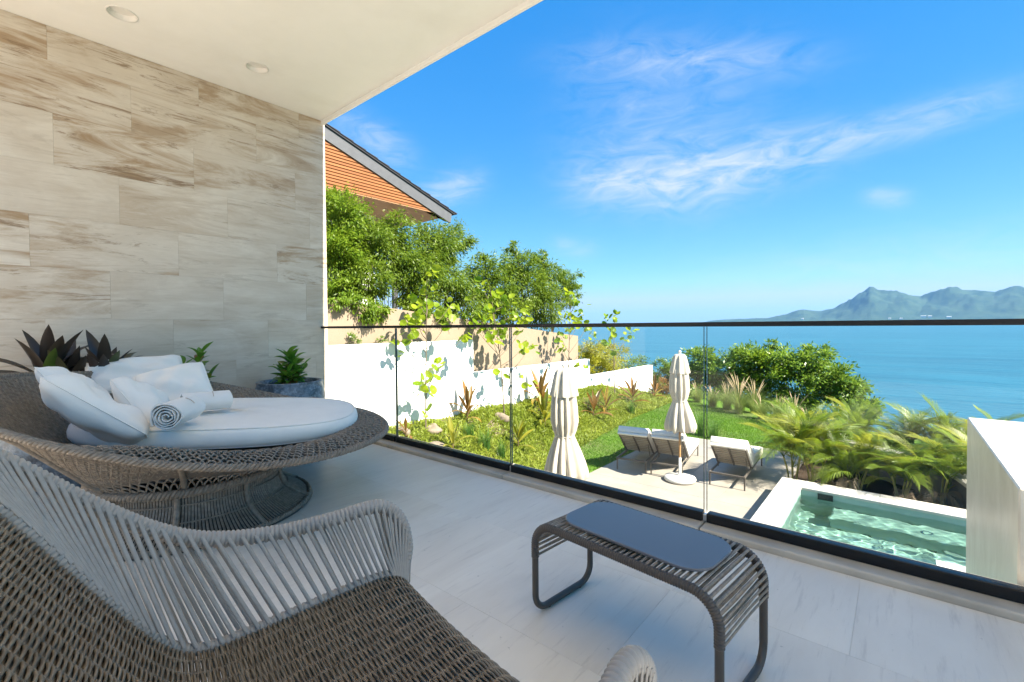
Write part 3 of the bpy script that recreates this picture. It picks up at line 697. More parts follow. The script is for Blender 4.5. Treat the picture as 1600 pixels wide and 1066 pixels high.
# ------------------------------------------------------------------ armchair in front
CM = np.array((-.11, .94)); CA = np.array((.74, .67)); CL = np.array((-.67, .74))
def ch(s, l, z): q = CM+CA*s+CL*l; return cw(q[0], q[1], z)
ac = thing('wicker_armchair', 'grey cord and brown wicker lounge armchair facing the small table', 'armchair', tuple(ch(-.35, 0, 0)), world=True)
prof_s = spline([(.055, 0, .30), (.085, 0, .36), (.06, 0, .412), (.0, 0, .428), (-.12, 0, .420), (-.30, 0, .408), (-.40, 0, .412), (-.465, 0, .462), (-.55, 0, .585), (-.67, 0, .776), (-.75, 0, .89), (-.775, 0, .93)], 240)
def hw_(s, z): return np.interp(s, [-.85, -.67, -.41, -.1, .03, .09], [.36, .405, .410, .395, .380, .370])
def shell(u, v, off=0.):
    """u 0..1 along the profile from the front edge to the top of the back, v -1..1 across"""
    u = np.asarray(u, float); v = np.asarray(v, float); x = u*239; s = np.interp(x, np.arange(240), prof_s[:, 0]); z = np.interp(x, np.arange(240), prof_s[:, 2])
    e = .003; s2 = np.interp(x+1, np.arange(240), prof_s[:, 0])-np.interp(x-1, np.arange(240), prof_s[:, 0]); z2 = np.interp(x+1, np.arange(240), prof_s[:, 2])-np.interp(x-1, np.arange(240), prof_s[:, 2])
    L = np.hypot(s2, z2)+1e-9; ns, nz_ = z2/L, -s2/L                      # normal on the sitting side
    dep_ = -.035*(1-v*v)*np.clip(np.minimum(u/.18, (1-u)/.1), 0, 1)+off
    s = s+ns*dep_; z = z+nz_*dep_; l = v*hw_(s, z)
    q = CM[None]+CA[None]*s.reshape(-1, 1)+CL[None]*l.reshape(-1, 1)
    p = q[:, :1]*R0[None]+q[:, 1:]*F0[None]; p[:, 2] = z.ravel(); return p.reshape(*np.shape(u), 3) if np.ndim(u) else p[0]
plen = np.linalg.norm(np.diff(prof_s, axis=0), axis=1).sum()
mb = MB(); NW = int(plen/.0052); NWARP = 23; vv = np.linspace(-1, 1, 139)
jit = rng.normal(0, .0004, NW)
for k in range(NW):
    u = (k+.5)/NW; ph = PI*(k % 2)
    slip = .00012*np.cumsum(rng.normal(0, 1, len(vv))); slip -= slip.mean()
    off = .0032*np.cos(vv*NWARP*PI/2+ph); uu_ = np.clip(np.full(len(vv), u)+(jit[k]+slip)/plen, 0, 1)
    mb.tube(shell(uu_, vv, off), .0027, 5, caps=False, tone=random.random())
for k in range(NW):
    u = (k+1.0)/NW; mb.tube(shell(np.full(40, min(u, 1.)), np.linspace(-1, 1, 40), -.0070), .0029, 4, caps=False)
obj('woven_shell', mb, M_wickd, ac, kind='stuff', smooth=True)
for k in range(NWARP+1):
    u = np.linspace(0, 1, 90); obj('warp_stake', MB().tube(shell(u, np.full(90, -1+2*k/NWARP)), .0028, 4, caps=False), M_wickd, ac, smooth=True)
def wrap_tube(p, r, pitch=.0095, n=10):
    L = np.linalg.norm(np.diff(p, axis=0), axis=1).sum(); m_ = int(L/pitch)*6+1; p = spline(p, m_)
    k = (np.arange(m_) % 6)/6*PI; return MB().tube(p, r*(.84+.19*np.sin(k)**.7), n)
def unit_(v): return v/np.linalg.norm(v)
def mir(pts, sg): return [ch(s, l*sg, z) for s, l, z in pts]
up_pts = [(.075, .385, .415), (.095, .395, .475), (.085, .405, .545), (.050, .415, .592), (.0, .422, .606), (-.10, .45, .592), (-.22, .487, .583), (-.35, .515, .598), (-.45, .520, .645), (-.56, .512, .735), (-.68, .495, .853), (-.76, .44, .925), (-.81, .30, .96), (-.83, .12, .975), (-.83, 0, .975)]
for sg in (1, -1):
    U = spline(mir([(s_, l_*(1 if sg > 0 else .93), z_) for s_, l_, z_ in up_pts], sg), 300)
    obj('arm_rail', wrap_tube(U, .0188, .0105, 12), M_cord, ac, smooth=True)
    uu_ = np.linspace(.075, .985, 120); Lp = shell(uu_, np.full(120, 1.0*sg)); obj('side_rail', wrap_tube(Lp, .0125), M_cord, ac, smooth=True)
    # ribs: flat cords strung from the side rail to the arm rail
    NR = 58; Ls = np.concatenate([[0], np.cumsum(np.linalg.norm(np.diff(Lp, axis=0), axis=1))]); Us = np.concatenate([[0], np.cumsum(np.linalg.norm(np.diff(U, axis=0), axis=1))])
    key_l = [0, .05, .15, .42, .70, 1.0]; key_u = [0.02, .16, .235, .46, .65, .80]
    def at_l(f): g_ = np.interp(f, [0, .2, .32, 1], [0, .05, .15, 1]); return np.array([np.interp(g_*Ls[-1], Ls, Lp[:, i]) for i in range(3)])
    def at_u(f):
        c_ = np.interp(np.interp(f, [0, .2, .32, 1], [0, .05, .15, 1]), key_l, key_u); e_ = lambda q: np.array([np.interp(q*Us[-1], Us, U[:, i]) for i in range(3)])
        return e_(c_), unit_(e_(min(.999, c_+.01))-e_(c_-.01))
    for k in range(NR):
        f = (k+.5)/NR; a_ = at_l(f); b_, tgu = at_u(f); b2, _t = at_u(min(1, f+1/NR)); nrm = unit_(np.cross(b_-a_, tgu)); wdt = .0049 if f > .2 else .0042; mbb = MB()
        for s2, e_ in ((-1, b_), (1, b_+tgu*.004)):
            n2 = unit_(np.cross(e_-a_, tgu)); P = np.stack([a_+n2*.0128*s2, a_*.5+e_*.5+n2*.0125*s2+(0, 0, -.001), e_+n2*.0175*s2])
            mbb.tube(spline(P, 5), wdt, 8, up=np.tile(n2, (5, 1)), flat=.36)
        obj('arm_cord', mbb, M_cord, ac, smooth=True)
for s_, l_ in ((.02, .34), (.02, -.34), (-.55, .34), (-.55, -.34)):
    obj('leg', MB().tube([ch(s_, l_, .012), ch(s_*.95, l_*.98, .20), ch(s_*.9, l_*.97, .37 if s_ > -.3 else .40)], .013, 8), M_tframe, ac, smooth=True)
obj('seat_frame', MB().tube([ch(.03, .36, .385), ch(.03, 0, .365), ch(.03, -.36, .385), ch(-.42, -.385, .37), ch(-.42, 0, .345), ch(-.42, .385, .37)], .011, 8, closed=True), M_tframe, ac, smooth=True)

# ------------------------------------------------------------------ low cord table
tb = thing('low_cord_table', 'low cord-wrapped side table with dark rectangular top near the railing', 'table', (-.69, 1.51, 0), RAD(-6.6))
hx_, hy_, ht, rb_, ins = .345, .170, .355, .085, .012
def side_path(y):
    a = np.linspace(0, PI/2, 9); L = [(-hx_, y, .075)]
    L += [(-hx_, y, z) for z in np.linspace(.10, ht-rb_, 6)]
    L += [(-hx_+rb_-rb_*math.cos(q), y, ht-rb_+rb_*math.sin(q)) for q in a[1:]]
    L += [(x, y, ht) for x in np.linspace(-hx_+rb_+.03, hx_-rb_-.03, 16)]
    L += [(hx_-rb_+rb_*math.sin(q), y, ht-rb_+rb_*math.cos(q)) for q in a]
    L += [(hx_, y, z) for z in np.linspace(ht-rb_-.02, .10, 6)]+[(hx_, y, .075)]
    return np.array(L)
for x in (-hx_, hx_):                                           # floor runners bending up into the legs
    q = np.linspace(0, PI/2, 8); rr = .062
    P = [(x, -hy_, .075)]+[(x, -hy_+rr-rr*math.cos(t), .075-rr*math.sin(t)+.0) for t in q[1:]]
    P += [(x, y, .013) for y in np.linspace(-hy_+rr+.02, hy_-rr-.02, 6)]+[(x, hy_-rr+rr*math.sin(t), .075-rr*math.cos(t)) for t in q]
    obj('runner', MB().tube(np.array(P), .0125, 10, up=(1, 0, 0), caps=False), M_tframe, tb, smooth=True)
    for y in (-hy_+rr+.012, hy_-rr-.012): obj('foot', MB().lathe([(0, 0), (.008, 0), (.0095, .003), (.008, .006)], (x, y, 0), 10), M_black, tb, smooth=True)
Lp0 = side_path(-hy_); Ls = np.concatenate([[0], np.cumsum(np.linalg.norm(np.diff(Lp0, axis=0), axis=1))]); LT = Ls[-1]
for y in (-hy_, hy_):
    p = side_path(y); obj('frame_rail', MB().tube(p, .0125, 10, up=(0, 1, 0)), M_tframe, tb, smooth=True)
    lo, hi = .145, LT-.145; mid_ = np.array([[np.interp(s_, Ls, p[:, i]) for i in range(3)] for s_ in np.linspace(lo, hi, 60)])
    obj('cord_wrap', wrap_tube(mid_, .0150, .0085), M_wickd if False else M_tframe, tb, smooth=True)
NS = 46
for k in range(NS):
    s_ = .150+(LT-.30)*(k+.5)/NS; a_ = np.array([np.interp(s_, Ls, Lp0[:, i]) for i in range(3)]); b_ = a_*np.array((1, -1, 1))
    tg = np.array([np.interp(s_+.004, Ls, Lp0[:, i])-np.interp(s_-.004, Ls, Lp0[:, i]) for i in range(3)]); tg /= np.linalg.norm(tg); nrm = np.cross((0, 1, 0), tg)
    mbb = MB()
    nrm = nrm if nrm[2] > -.01 or abs(nrm[0]) > .5 else -nrm
    for s2 in (1, -1):
        mbb.tube(np.stack([a_+nrm*.0135*s2, a_*.6+b_*.4+nrm*(.010 if s2 > 0 else .011)*s2, b_*.6+a_*.4+nrm*.0105*s2, b_+nrm*.0135*s2]), .0052, 6, up=np.tile(nrm, (4, 1)), flat=.5)
    obj('cord', mbb, M_wick, tb, smooth=True)
def rrect(hx, hy, r, n=8):
    P = []
    for cx, cy_, a0 in ((hx-r, hy-r, 0), (-hx+r, hy-r, 90), (-hx+r, -hy+r, 180), (hx-r, -hy+r, 270)):
        P += [(cx+r*math.cos(RAD(a0+90*i/n)), cy_+r*math.sin(RAD(a0+90*i/n))) for i in range(n+1)]
    return np.array(P)
def board_mat():
    t = NT('dark_laminate'); n = t.noise(t.pos(), 220, 2); return t.done(t.pbr((.10, .115, .14), .30, .7, t.bump(n, .05, .001)))
to = obj('table_top', bevel_mesh(MB().prism(rrect(.275, .137, .085), 2, ht+.021, ht+.030), 'table_top', .0015), board_mat(), tb)
to.location = (.01, -.002, 0)

# ------------------------------------------------------------------ planters along the wall
def pot_mat():
    t = NT('blue_grey_glaze'); a = t.noise(t.pos((1, 1, 1.3)), 7, 7, .7, .8); b = t.noise(t.pos(), 26, 4, .7)
    c = t.mix(t.ramp(a, .4, .62), (.045, .06, .075), (.16, .22, .29)); c = t.mix(t.math('MULTIPLY', t.ramp(b, .5, .66), .6), c, (.33, .38, .43)); c = t.mix(t.math('MULTIPLY', t.ramp(a, .62, .72), .7), c, (.02, .025, .03))
    return t.done(t.pbr(c, .38, .5, t.bump(b, .25, .006)))
M_pot = pot_mat(); M_soil = simple('potting_soil', (.05, .035, .025), .95, .1, .3, 30, .6)
def pot(x, y, r, h, label):
    t_ = thing('planter', label, 'planter', (x, y, 0), 0, 'glazed planters along the wall')
    pf = [(0, 0), (r*.58, 0), (r*.66, .015), (r*.86, h*.25), (r*1.02, h*.55), (r*1.06, h*.75), (r*1.0, h*.90), (r*.955, h*.955), (r*.975, h*.98), (r*.97, h), (r*.87, h), (r*.86, h*.93), (r*.90, h*.85)]
    obj('bowl', MB().lathe(pf, n=44), M_pot, t_, smooth=True); obj('soil', MB().lathe([(0, h*.93), (r*.5, h*.925), (r*.88, h*.90)], n=24), M_soil, t_, smooth=True)
    return t_
POT = [(-4.53, .47, .35, .60), (-4.58, 1.14, .29, .60), (-4.52, 2.03, .30, .585)]
pot(*POT[0], 'large blue grey glazed planter under the daybed rim with the dark plant')
pot(*POT[1], 'blue grey glazed planter half hidden behind the daybed pillows')
pot(*POT[2], 'blue grey glazed planter in the corner by the railing')

# leaf meshes
def blade_mesh(name, L, W, arch, fold=.25, n=8, wide=.45, base=.25, tipdrop=0.):
    """strap leaf along +X from the origin, arching down; face up"""
    s_ = np.linspace(0, 1, n); wd = W/2*np.where(s_ < wide, base+(1-base)*np.sin(s_/wide*PI/2), np.cos((s_-wide)/(1-wide)*PI/2)**.8); wd[-1] = .001
    ang = -arch*s_**1.6; x = np.concatenate([[0], np.cumsum(np.cos(ang[:-1]+0)*L/(n-1))]); z = np.concatenate([[0], np.cumsum(np.sin(ang[:-1])*L/(n-1))])
    P = np.zeros((n, 3, 3)); P[:, 1, 0] = x; P[:, 1, 2] = z
    for j, sg in ((0, 1), (2, -1)): P[:, j, 0] = x-np.sin(ang)*wd*fold*.3; P[:, j, 1] = sg*wd; P[:, j, 2] = z+wd*fold
    me = MB().grid(P).mesh(name, True); return me
def place(name, me, parent, loc, az, el, roll=0., sc=1.):
    o = obj(name, me, None, parent); o.location = loc; o.rotation_mode = 'QUATERNION'
    o.rotation_quaternion = (Matrix.Rotation(az, 3, 'Z') @ Matrix.Rotation(-el, 3, 'Y') @ Matrix.Rotation(roll, 3, 'X')).to_quaternion(); o.scale = (sc, sc, sc); return o
M_cordy = leaf_mat('purple_cordyline', (.030, .028, .022), (.070, .050, .042), .18, .32, True, .5, c3=(.07, .13, .02))
M_croton = leaf_mat('croton_green', (.07, .19, .022), (.17, .36, .04), .35, .35, True, .5, c3=(.30, .07, .03))
M_stem = simple('plant_stem', (.12, .085, .045), .7, .2, .25)
cl_me = [blade_mesh('leaf', .56, .115, a, .35, 10, .5, .22) for a in (.35, .9, 1.5)]
for me in cl_me: me.materials.append(M_cordy)
def potted_cordyline(x, y, z):
    t_ = thing('potted_cordyline', 'dark purple broad leaved cordyline behind the daybed backrest', 'plant', (x, y, z))
    for (dx, dy, h, n, sc) in ((-.02, -.08, .22, 15, .88), (.05, .16, .15, 15, .85), (-.04, .02, .08, 10, .8)):
        obj('stem', MB().tube(spline([(dx*.5, dy*.5, -.02), (dx, dy, h*.5), (dx*1.2, dy*1.2, h)], 8), .013, 7), M_stem, t_, smooth=True)
        for k in range(n):
            az = k*2.4+random.uniform(-.3, .3); el = np.interp(k, [0, n-1], [-.1, 1.25])+random.uniform(-.12, .12)
            if math.cos(az) < -.55: el = max(el, .7)
            if math.cos(az) > .35: el = max(el, .85)
            elif abs(math.cos(az)) < .6: el = el*.62-.12
            place('leaf', cl_me[2 if el < .35 else (1 if el < .8 else 0)], t_, (dx*1.2, dy*1.2, h*(.55+.45*k/n)), az, el+.25, random.uniform(-.3, .3), sc*random.uniform(.65, 1.0))
potted_cordyline(POT[0][0], POT[0][1], .55)
sm_me = [blade_mesh('leaf', .125, .056, a, .3, 7, .5, .2) for a in (.3, 1.0)]
for me in sm_me: me.materials.append(M_croton)
def potted_croton(x, y, z, stems, label, seed):
    random.seed(seed); t_ = thing('potted_croton', label, 'plant', (x, y, z), 0, 'leafy plants in the planters')
    for (dx, dy, h, n) in stems:
        p = spline([(dx*.3, dy*.3, -.03), (dx*.7, dy*.7, h*.5), (dx, dy, h)], 10); obj('stem', MB().tube(p, np.linspace(.006, .003, 10), 6), M_stem, t_, smooth=True)
        n = int(n*1.7)
        for k in range(n):
            f = .25+.75*k/(n-1); q = p[int(f*9)]; place('leaf', sm_me[k % 2], t_, tuple(q), k*2.4+random.uniform(-.4, .4), np.interp(f, [.3, 1], [-.1, .95])+random.uniform(-.2, .2), random.uniform(-.4, .4), random.uniform(.75, 1.3))
potted_croton(POT[2][0], POT[2][1], .54, [(.06, .02, .20, 13), (-.05, .06, .26, 13), (0, -.08, .18, 12), (.09, -.06, .14, 10), (-.02, .0, .30, 13), (.03, .10, .15, 10)], 'compact green croton in the corner planter', 11)
potted_croton(POT[1][0], POT[1][1], .55, [(.02, -.20, .21, 12), (.03, -.10, .24, 13), (.12, -.02, .17, 11), (.05, .16, .34, 15), (-.06, .05, .24, 11), (.09, .20, .13, 9)], 'loose green plant with reddish leaves behind the daybed', 12)
rl_me = blade_mesh('leaf', .10, .045, .4, .3, 7); rl_me.materials.append(simple('red_leaf', (.45, .03, .03), .4, .4, .3))
random.seed(3)
# ================================================================== GARDEN
LEAFK[0] = .86
def unit(v): return v/(np.linalg.norm(v, axis=-1, keepdims=True)+1e-9)
def leaves(mb, P, D, L, W, tone, Nrm=None, k=.45):
    """kite leaves: base P, direction D"""
    n = len(P); D = unit(D); Nrm = unit(rng.normal(0, .6, (n, 3))+np.array((0, 0, 1.))) if Nrm is None else unit(Nrm)
    S_ = unit(np.cross(D, Nrm)); L = np.broadcast_to(L, (n,))[:, None]; W = np.broadcast_to(W, (n,))[:, None]
    V = np.stack([P, P+D*L*k+S_*W*.5, P+D*L, P+D*L*k-S_*W*.5], 1).reshape(-1, 3)
    return mb.add(V, np.arange(n*4).reshape(-1, 4), tone=np.clip(tone, 0.001, 1))
def gnoise(X, Y, s=1., o=0.):
    return .5+.25*(np.sin(X*1.7*s+o)*np.cos(Y*1.3*s+o*2)+np.sin(X*.9*s-Y*1.1*s+o)+.6*np.sin(X*4.1*s+Y*3.3*s))*.8
M_lawn = leaf_mat('lawn_blades', (.085, .19, .015), (.19, .34, .03), .35, .5); M_cover = leaf_mat('ground_cover', (.13, .20, .018), (.42, .47, .06), .35, .5, c3=(.38, .27, .10))
# ---- lawn
n = 120000; X = rng.uniform(-7.4, -.9, n); Y = rng.uniform(7, 19.5, n)
k = (X < foot_x(Y)+.25) & (X > foot_x(Y)-1.9) | ((X > foot_x(Y)) & ~((X > -5.1) & (Y < 13.22)))
k &= (Y < edge_y(X)+.6) & ~((X > -1.7) & (Y < 13.4)) & ((X > foot_x(Y)-.15) | (rng.random(n) < .2)); X, Y = X[k], Y[k]
n = len(X); P = np.stack([X, Y, ground(X, Y)-.004], -1); D = rng.normal(0, .45, (n, 3)); D[:, 2] = 1
tn = np.clip(.5*gnoise(X, Y, .9)+.5*rng.random(n), 0, .78)
o = obj('lawn_grass', leaves(MB(), P, D, rng.uniform(.03, .065, n), .012, tn, rng.normal(0, 1, (n, 3)), .3), M_lawn, kind='stuff'); o['label'] = 'short green lawn beside the pool deck'
# ---- planting bed ground cover
n = 190000; Y = 3+rng.random(n)**.9*17; X = -8.46+rng.random(n)*(foot_x(Y)+8.6)
den = gnoise(X, Y, 2.1, .7); k = rng.random(n) < np.clip((den-.14)*3.4, .25, 1.); X, Y, den = X[k], Y[k], den[k]; n = len(X)
hgt = .02+.10*rng.random(n)*np.clip(den*1.5, .4, 1.4); P = np.stack([X, Y, ground(X, Y)+hgt-.01], -1); D = rng.normal(0, 1, (n, 3)); D[:, 2] = np.abs(D[:, 2])*.8+.15
tn = np.clip(.55*gnoise(X, Y, 1.3, 2.)+.45*rng.random(n)-.04, 0, 1)
o = obj('ground_cover', leaves(MB(), P, D, rng.uniform(.035, .085, n)*np.where(rng.random(n) < .22, 1.9, 1.), rng.uniform(.016, .034, n)*np.where(rng.random(n) < .3, 1.5, 1.), tn), M_cover, kind='stuff'); o['label'] = 'dense low green ground cover over the planting bed'
# ---- rocks
def rock(x, y, r, label, seed):
    a = np.linspace(0, 2*PI, 14, endpoint=False); q = np.linspace(-PI/2, PI/2, 9); A, Q = np.meshgrid(a, q, indexing='ij'); rr = np.random.default_rng(seed); ph = rr.uniform(0, 6, 6)
    R = r*(1+.18*np.sin(2*A+ph[0])*np.cos(Q)+.12*np.sin(3*A+2*Q+ph[1])+.10*np.sin(5*Q+ph[2]+A)); z0 = float(ground(x, y))
    o = obj('rock', MB().grid(np.stack([x+R*np.cos(Q)*np.cos(A)*1.2, y+R*np.cos(Q)*np.sin(A), z0+.05+R*np.sin(Q)*.65], -1), closed_u=True), simple('pale_rock', (.22, .18, .14), .9, .1, .25, 8, .6, 25), smooth=True)
    tag(o, label, 'rock', 'pale rocks in the planting bed')
rock(-8.0, 6.75, .20, 'pale rock at the foot of the sapling nearest the terrace', 1); rock(-7.95, 9.0, .19, 'pale rock in the bed below the second sapling', 2); rock(-8.2, 6.05, .16, 'smallest pale rock against the tall white wall section', 3); rock(-7.4, 6.3, .15, 'pale rock half covered by creeper near the glass', 4)

# ---- saplings with big round leaves
def disc_mesh(r, cup=.18, n=10):
    a = np.arange(n)/n*2*PI; P = np.zeros((3, n, 3))
    for i, f in enumerate((.05, .6, 1.)):
        rr = r*f*(1+.05*np.sin(3*a)*f); P[i, :, 0] = r+rr*np.cos(a); P[i, :, 1] = rr*np.sin(a)*1.08; P[i, :, 2] = cup*r*f*f+.05*r*f*np.cos(2*a)
    return MB().grid(P, closed_v=True).mesh('leaf', True)
M_grape = leaf_mat('sea_grape_leaf', (.15, .29, .013), (.41, .50, .026), .55, .38, True, .4); M_grapeg = leaf_mat('sea_grape_leaf_green', (.10, .22, .012), (.26, .40, .025), .50, .38, True, .4)
gl = []
for mt in (M_grape, M_grapeg):
    for c_ in (.12, .28): me = disc_mesh(.092, c_); me.materials.append(mt); gl.append(me)
M_bark = simple('pale_bark', (.15, .12, .085), .85, .15, .25, 20, .4)
def sapling(base, top, spots, label, seed, green=0., sc=1.):
    random.seed(seed); bx_, by_ = base; z0 = float(ground(bx_, by_)); t_ = thing('sea_grape_sapling', label, 'sapling', (bx_, by_, z0), 0, 'young trees planted along the white wall')
    h = top[2]-z0; st = spline([(0, 0, -.05), (random.uniform(-.03, .03), random.uniform(-.03, .03)+(top[1]-by_)*.4, h*.45), (0, top[1]-by_, h)], 24)
    obj('trunk', MB().tube(st, np.linspace(.020, .005, 24)*sc, 7), M_bark, t_, smooth=True)
    br_ = MB()
    for (x, y, z) in spots:
        p = np.array((random.uniform(-.30, .34), y-by_, z-z0)); zi = max(.25*h, p[2]-.55*abs(p[1])-.25); q = np.array([np.interp(zi, st[:, 2], st[:, i]) for i in range(3)])
        path = spline([q, q*.45+p*.55+(0, 0, -.05), p], 7); br_.tube(path, np.linspace(.009, .004, 7), 5)
        for j in range(random.choice((6, 7, 8)) if z > .4 else random.choice((3, 4, 5))):
            place('leaf', gl[(2 if random.random() < green else 0)+random.choice((0, 1))], t_, tuple(p+rng.normal(0, .085, 3)), random.uniform(0, 2*PI), random.uniform(-1.2, .9), random.uniform(-1.3, 1.3), sc*random.uniform(.55, 1.2))
    obj('branches', br_, M_bark, t_, smooth=True)
S1 = [(-8.0, 6.64, 2.24), (-8.0, 6.64, 2.0), (-8.0, 6.31, 1.73), (-8.0, 6.78, 1.68), (-8.0, 7.08, 1.51), (-8.0, 6.14, 1.38), (-8.0, 6.41, 1.29), (-8.0, 7.3, 1.62), (-8.0, 5.98, 1.08), (-8.0, 7.07, 1.13), (-8.0, 7.53, 0.84), (-8.0, 6.21, 0.68), (-8.0, 6.46, -0.02), (-8.0, 7.26, 0.21), (-8.0, 6.42, -0.24), (-8.0, 6.94, -0.16), (-8.0, 6.37, -0.64), (-8.0, 6.62, 1.1)]
S2 = [(-8.0, 8.66, 2.15), (-8.0, 8.78, 1.88), (-8.0, 8.35, 1.57), (-8.0, 9.15, 1.76), (-8.0, 9.41, 1.51), (-8.0, 8.53, 1.3), (-8.0, 8.11, 1.17), (-8.0, 8.97, 1.17), (-8.0, 9.54, 1.26), (-8.0, 10.33, 1.3), (-8.0, 9.86, 0.91), (-8.0, 8.64, 0.8), (-8.0, 9.27, 0.92), (-8.0, 10.38, 0.53), (-8.0, 9.53, 0.48), (-8.0, 9.93, -0.25), (-8.0, 8.88, -0.07), (-8.0, 10.36, -0.65), (-8.0, 8.72, 1.01), (-8.0, 9.0, 1.5), (-8.0, 8.9, .8)]
S3 = [(-8.0, 12.5, 2.05), (-8.0, 12.31, 1.78), (-8.0, 12.88, 1.65), (-8.0, 12.02, 1.37), (-8.0, 12.96, 1.27), (-8.0, 12.45, 0.97), (-8.0, 13.36, 1.06), (-8.0, 11.73, 0.78), (-8.0, 13.77, 0.84), (-8.0, 12.01, 0.37), (-8.0, 12.75, -0.18), (-8.0, 12.48, -0.57), (-8.0, 11.59, 0.39), (-8.0, 12.6, 1.4), (-8.0, 12.2, 1.1)]
S4 = [(-8.0, 15.39, 1.45), (-8.0, 14.67, 1.28), (-8.0, 16.06, 1.36), (-8.0, 15.29, 1.0), (-8.0, 14.44, 0.72), (-8.0, 16.32, 0.8), (-8.0, 15.14, 0.47), (-8.0, 16.71, 0.54), (-8.0, 15.48, 0.1), (-8.0, 14.8, -0.09), (-8.0, 15.99, -0.41)]
sapling((-8.02, 6.55), S1[0], S1, 'tall yellow-green sapling with round leaves in front of the tallest white wall section', 1)
sapling((-8.0, 9.2), S2[0], S2, 'bushiest yellow-green sapling, second from the terrace, over the wall step', 2, .15)
sapling((-8.0, 12.25), S3[0], S3, 'yellow-green sapling rising behind the nearer closed parasol', 3, .4)
sapling((-8.0, 15.4), S4[0], S4, 'smallest and farthest sapling, beside the yellow bush', 4, .6, 1.05)

# ---- cordylines in the bed
M_bc = leaf_mat('bronze_cordyline', (.12, .085, .02), (.32, .15, .035), .35, .4, True, .4, c3=(.42, .32, .03)); M_bg = leaf_mat('olive_cordyline', (.14, .17, .02), (.36, .33, .03), .35, .4, True, .4)
bl = []
for mt in (M_bc, M_bg):
    for a in (.25, .8, 1.6): me = blade_mesh('leaf', .52, .085, a, .4, 8, .55, .3); me.materials.append(mt); bl.append(me)
def cordyline(x, y, h, n, mi, label, seed):
    random.seed(seed); z0 = float(ground(x, y)); t_ = thing('bed_cordyline', label, 'plant', (x, y, z0), 0, 'bronze cordylines in the planting bed')
    obj('stem', MB().tube(spline([(0, 0, -.04), (.01, .01, h*.2), (0, .02, h*.4)], 6), .014, 6), M_stem, t_, smooth=True)
    for k in range(n):
        el = np.interp(k, [0, n-1], [.35, 1.4])+random.uniform(-.15, .15); place('leaf', bl[mi*3+(0 if el > .95 else random.choice((1, 2)))], t_, (0, .02, h*(.12+.28*k/n)), k*2.4+random.uniform(-.4, .4), el, random.uniform(-.5, .5), h*random.uniform(1.0, 1.5))
cordyline(-8.1, 7.9, 1.0, 11, 0, 'bronze spiky plant in front of the white wall left of the wall step', 1); cordyline(-7.95, 10.75, 1.25, 12, 0, 'tall bronze spiky plant just left of the nearer parasol top', 2); cordyline(-6.9, 8.4, .85, 10, 1, 'yellow-bronze spiky plant low in the bed by the nearer parasol', 3)
cordyline(-7.35, 10.1, 1.1, 12, 1, 'olive spiky plant below the tall bronze one', 4); cordyline(-7.35, 12.7, 1.0, 10, 0, 'bronze spiky plant right of the nearer parasol', 5); cordyline(-7.4, 13.6, 1.0, 9, 0, 'bronze spiky plant, second right of the nearer parasol', 6)
cordyline(-7.55, 15.9, 1.2, 10, 0, 'bronze spiky plant near the end of the white wall', 7); cordyline(-7.1, 6.5, .8, 10, 1, 'olive spiky plant cut off by the black base channel', 8); cordyline(-7.95, 5.95, .55, 7, 0, 'small orange-bronze plant beside the first glass joint', 9)
cordyline(-7.7, 18.3, 1.0, 11, 0, 'reddish spiky plant beyond the end of the white wall', 10); cordyline(-7.5, 11.6, .7, 9, 1, 'short olive plant hidden behind the nearer parasol', 11)
# ---- grassy tufts
def tuft(x, y, h, n, label, seed, mat, group, plume=0, name='grass_tuft', spread=.5, w_=.014):
    r_ = np.random.default_rng(seed); z0 = float(ground(x, y)); mb = MB()
    az = r_.uniform(0, 2*PI, n); le = h*r_.uniform(.6, 1.15, n); lean = r_.uniform(.1, 1., n)*spread; d = np.stack([np.cos(az), np.sin(az), np.zeros(n)], -1); s_ = np.stack([-np.sin(az), np.cos(az), np.zeros(n)], -1)
    b = np.stack([x+r_.normal(0, .05, n), y+r_.normal(0, .05, n), np.full(n, z0-.02)], -1); pts = []
    for f in (0, .35, .7, 1.): pts.append(b+d*(lean*le*f**1.7*1.1)[:, None]+np.array((0, 0, 1.))*(le*(f-.45*lean*f**2.4))[:, None])
    V = np.stack([np.stack([p-s_*w_*(1-f*.9)/2, p+s_*w_*(1-f*.9)/2], 1) for p, f in zip(pts, (0, .35, .7, 1.))], 1).reshape(-1, 3)
    base = np.arange(n)[:, None, None]*8+np.arange(3)[None, :, None]*2+np.array((0, 1, 3, 2))[None, None]
    mb.add(V, base.reshape(-1, 4), tone=np.repeat(r_.random(n)*.75, 3))
    t_ = thing(name, label, 'grass', (x, y, z0), 0, group, world=True); obj('foliage', mb, mat, t_)
    if plume:
        pm = MB()
        for k in range(plume):
            a = r_.uniform(0, 2*PI); L = h*r_.uniform(1.0, 1.35); ln = r_.uniform(.15, .6); P = [(x+math.cos(a)*ln*L*f**2*.7, y+math.sin(a)*ln*L*f**2*.7, z0+L*(f-.22*ln*f**3)) for f in np.linspace(0, 1, 9)]
            pm.tube(np.array(P), [.002]*5+[.006, .013, .012, .002], 5)
        obj('plumes', pm, M_plume, t_, smooth=True)
M_tuft = leaf_mat('liriope', (.05, .13, .02), (.15, .30, .05), .35, .4); M_fgrass = leaf_mat('fountain_grass_blade', (.16, .24, .05), (.36, .42, .12), .4, .5); M_plume = simple('tan_plume', (.50, .38, .24), .9, .1, .2, 30)
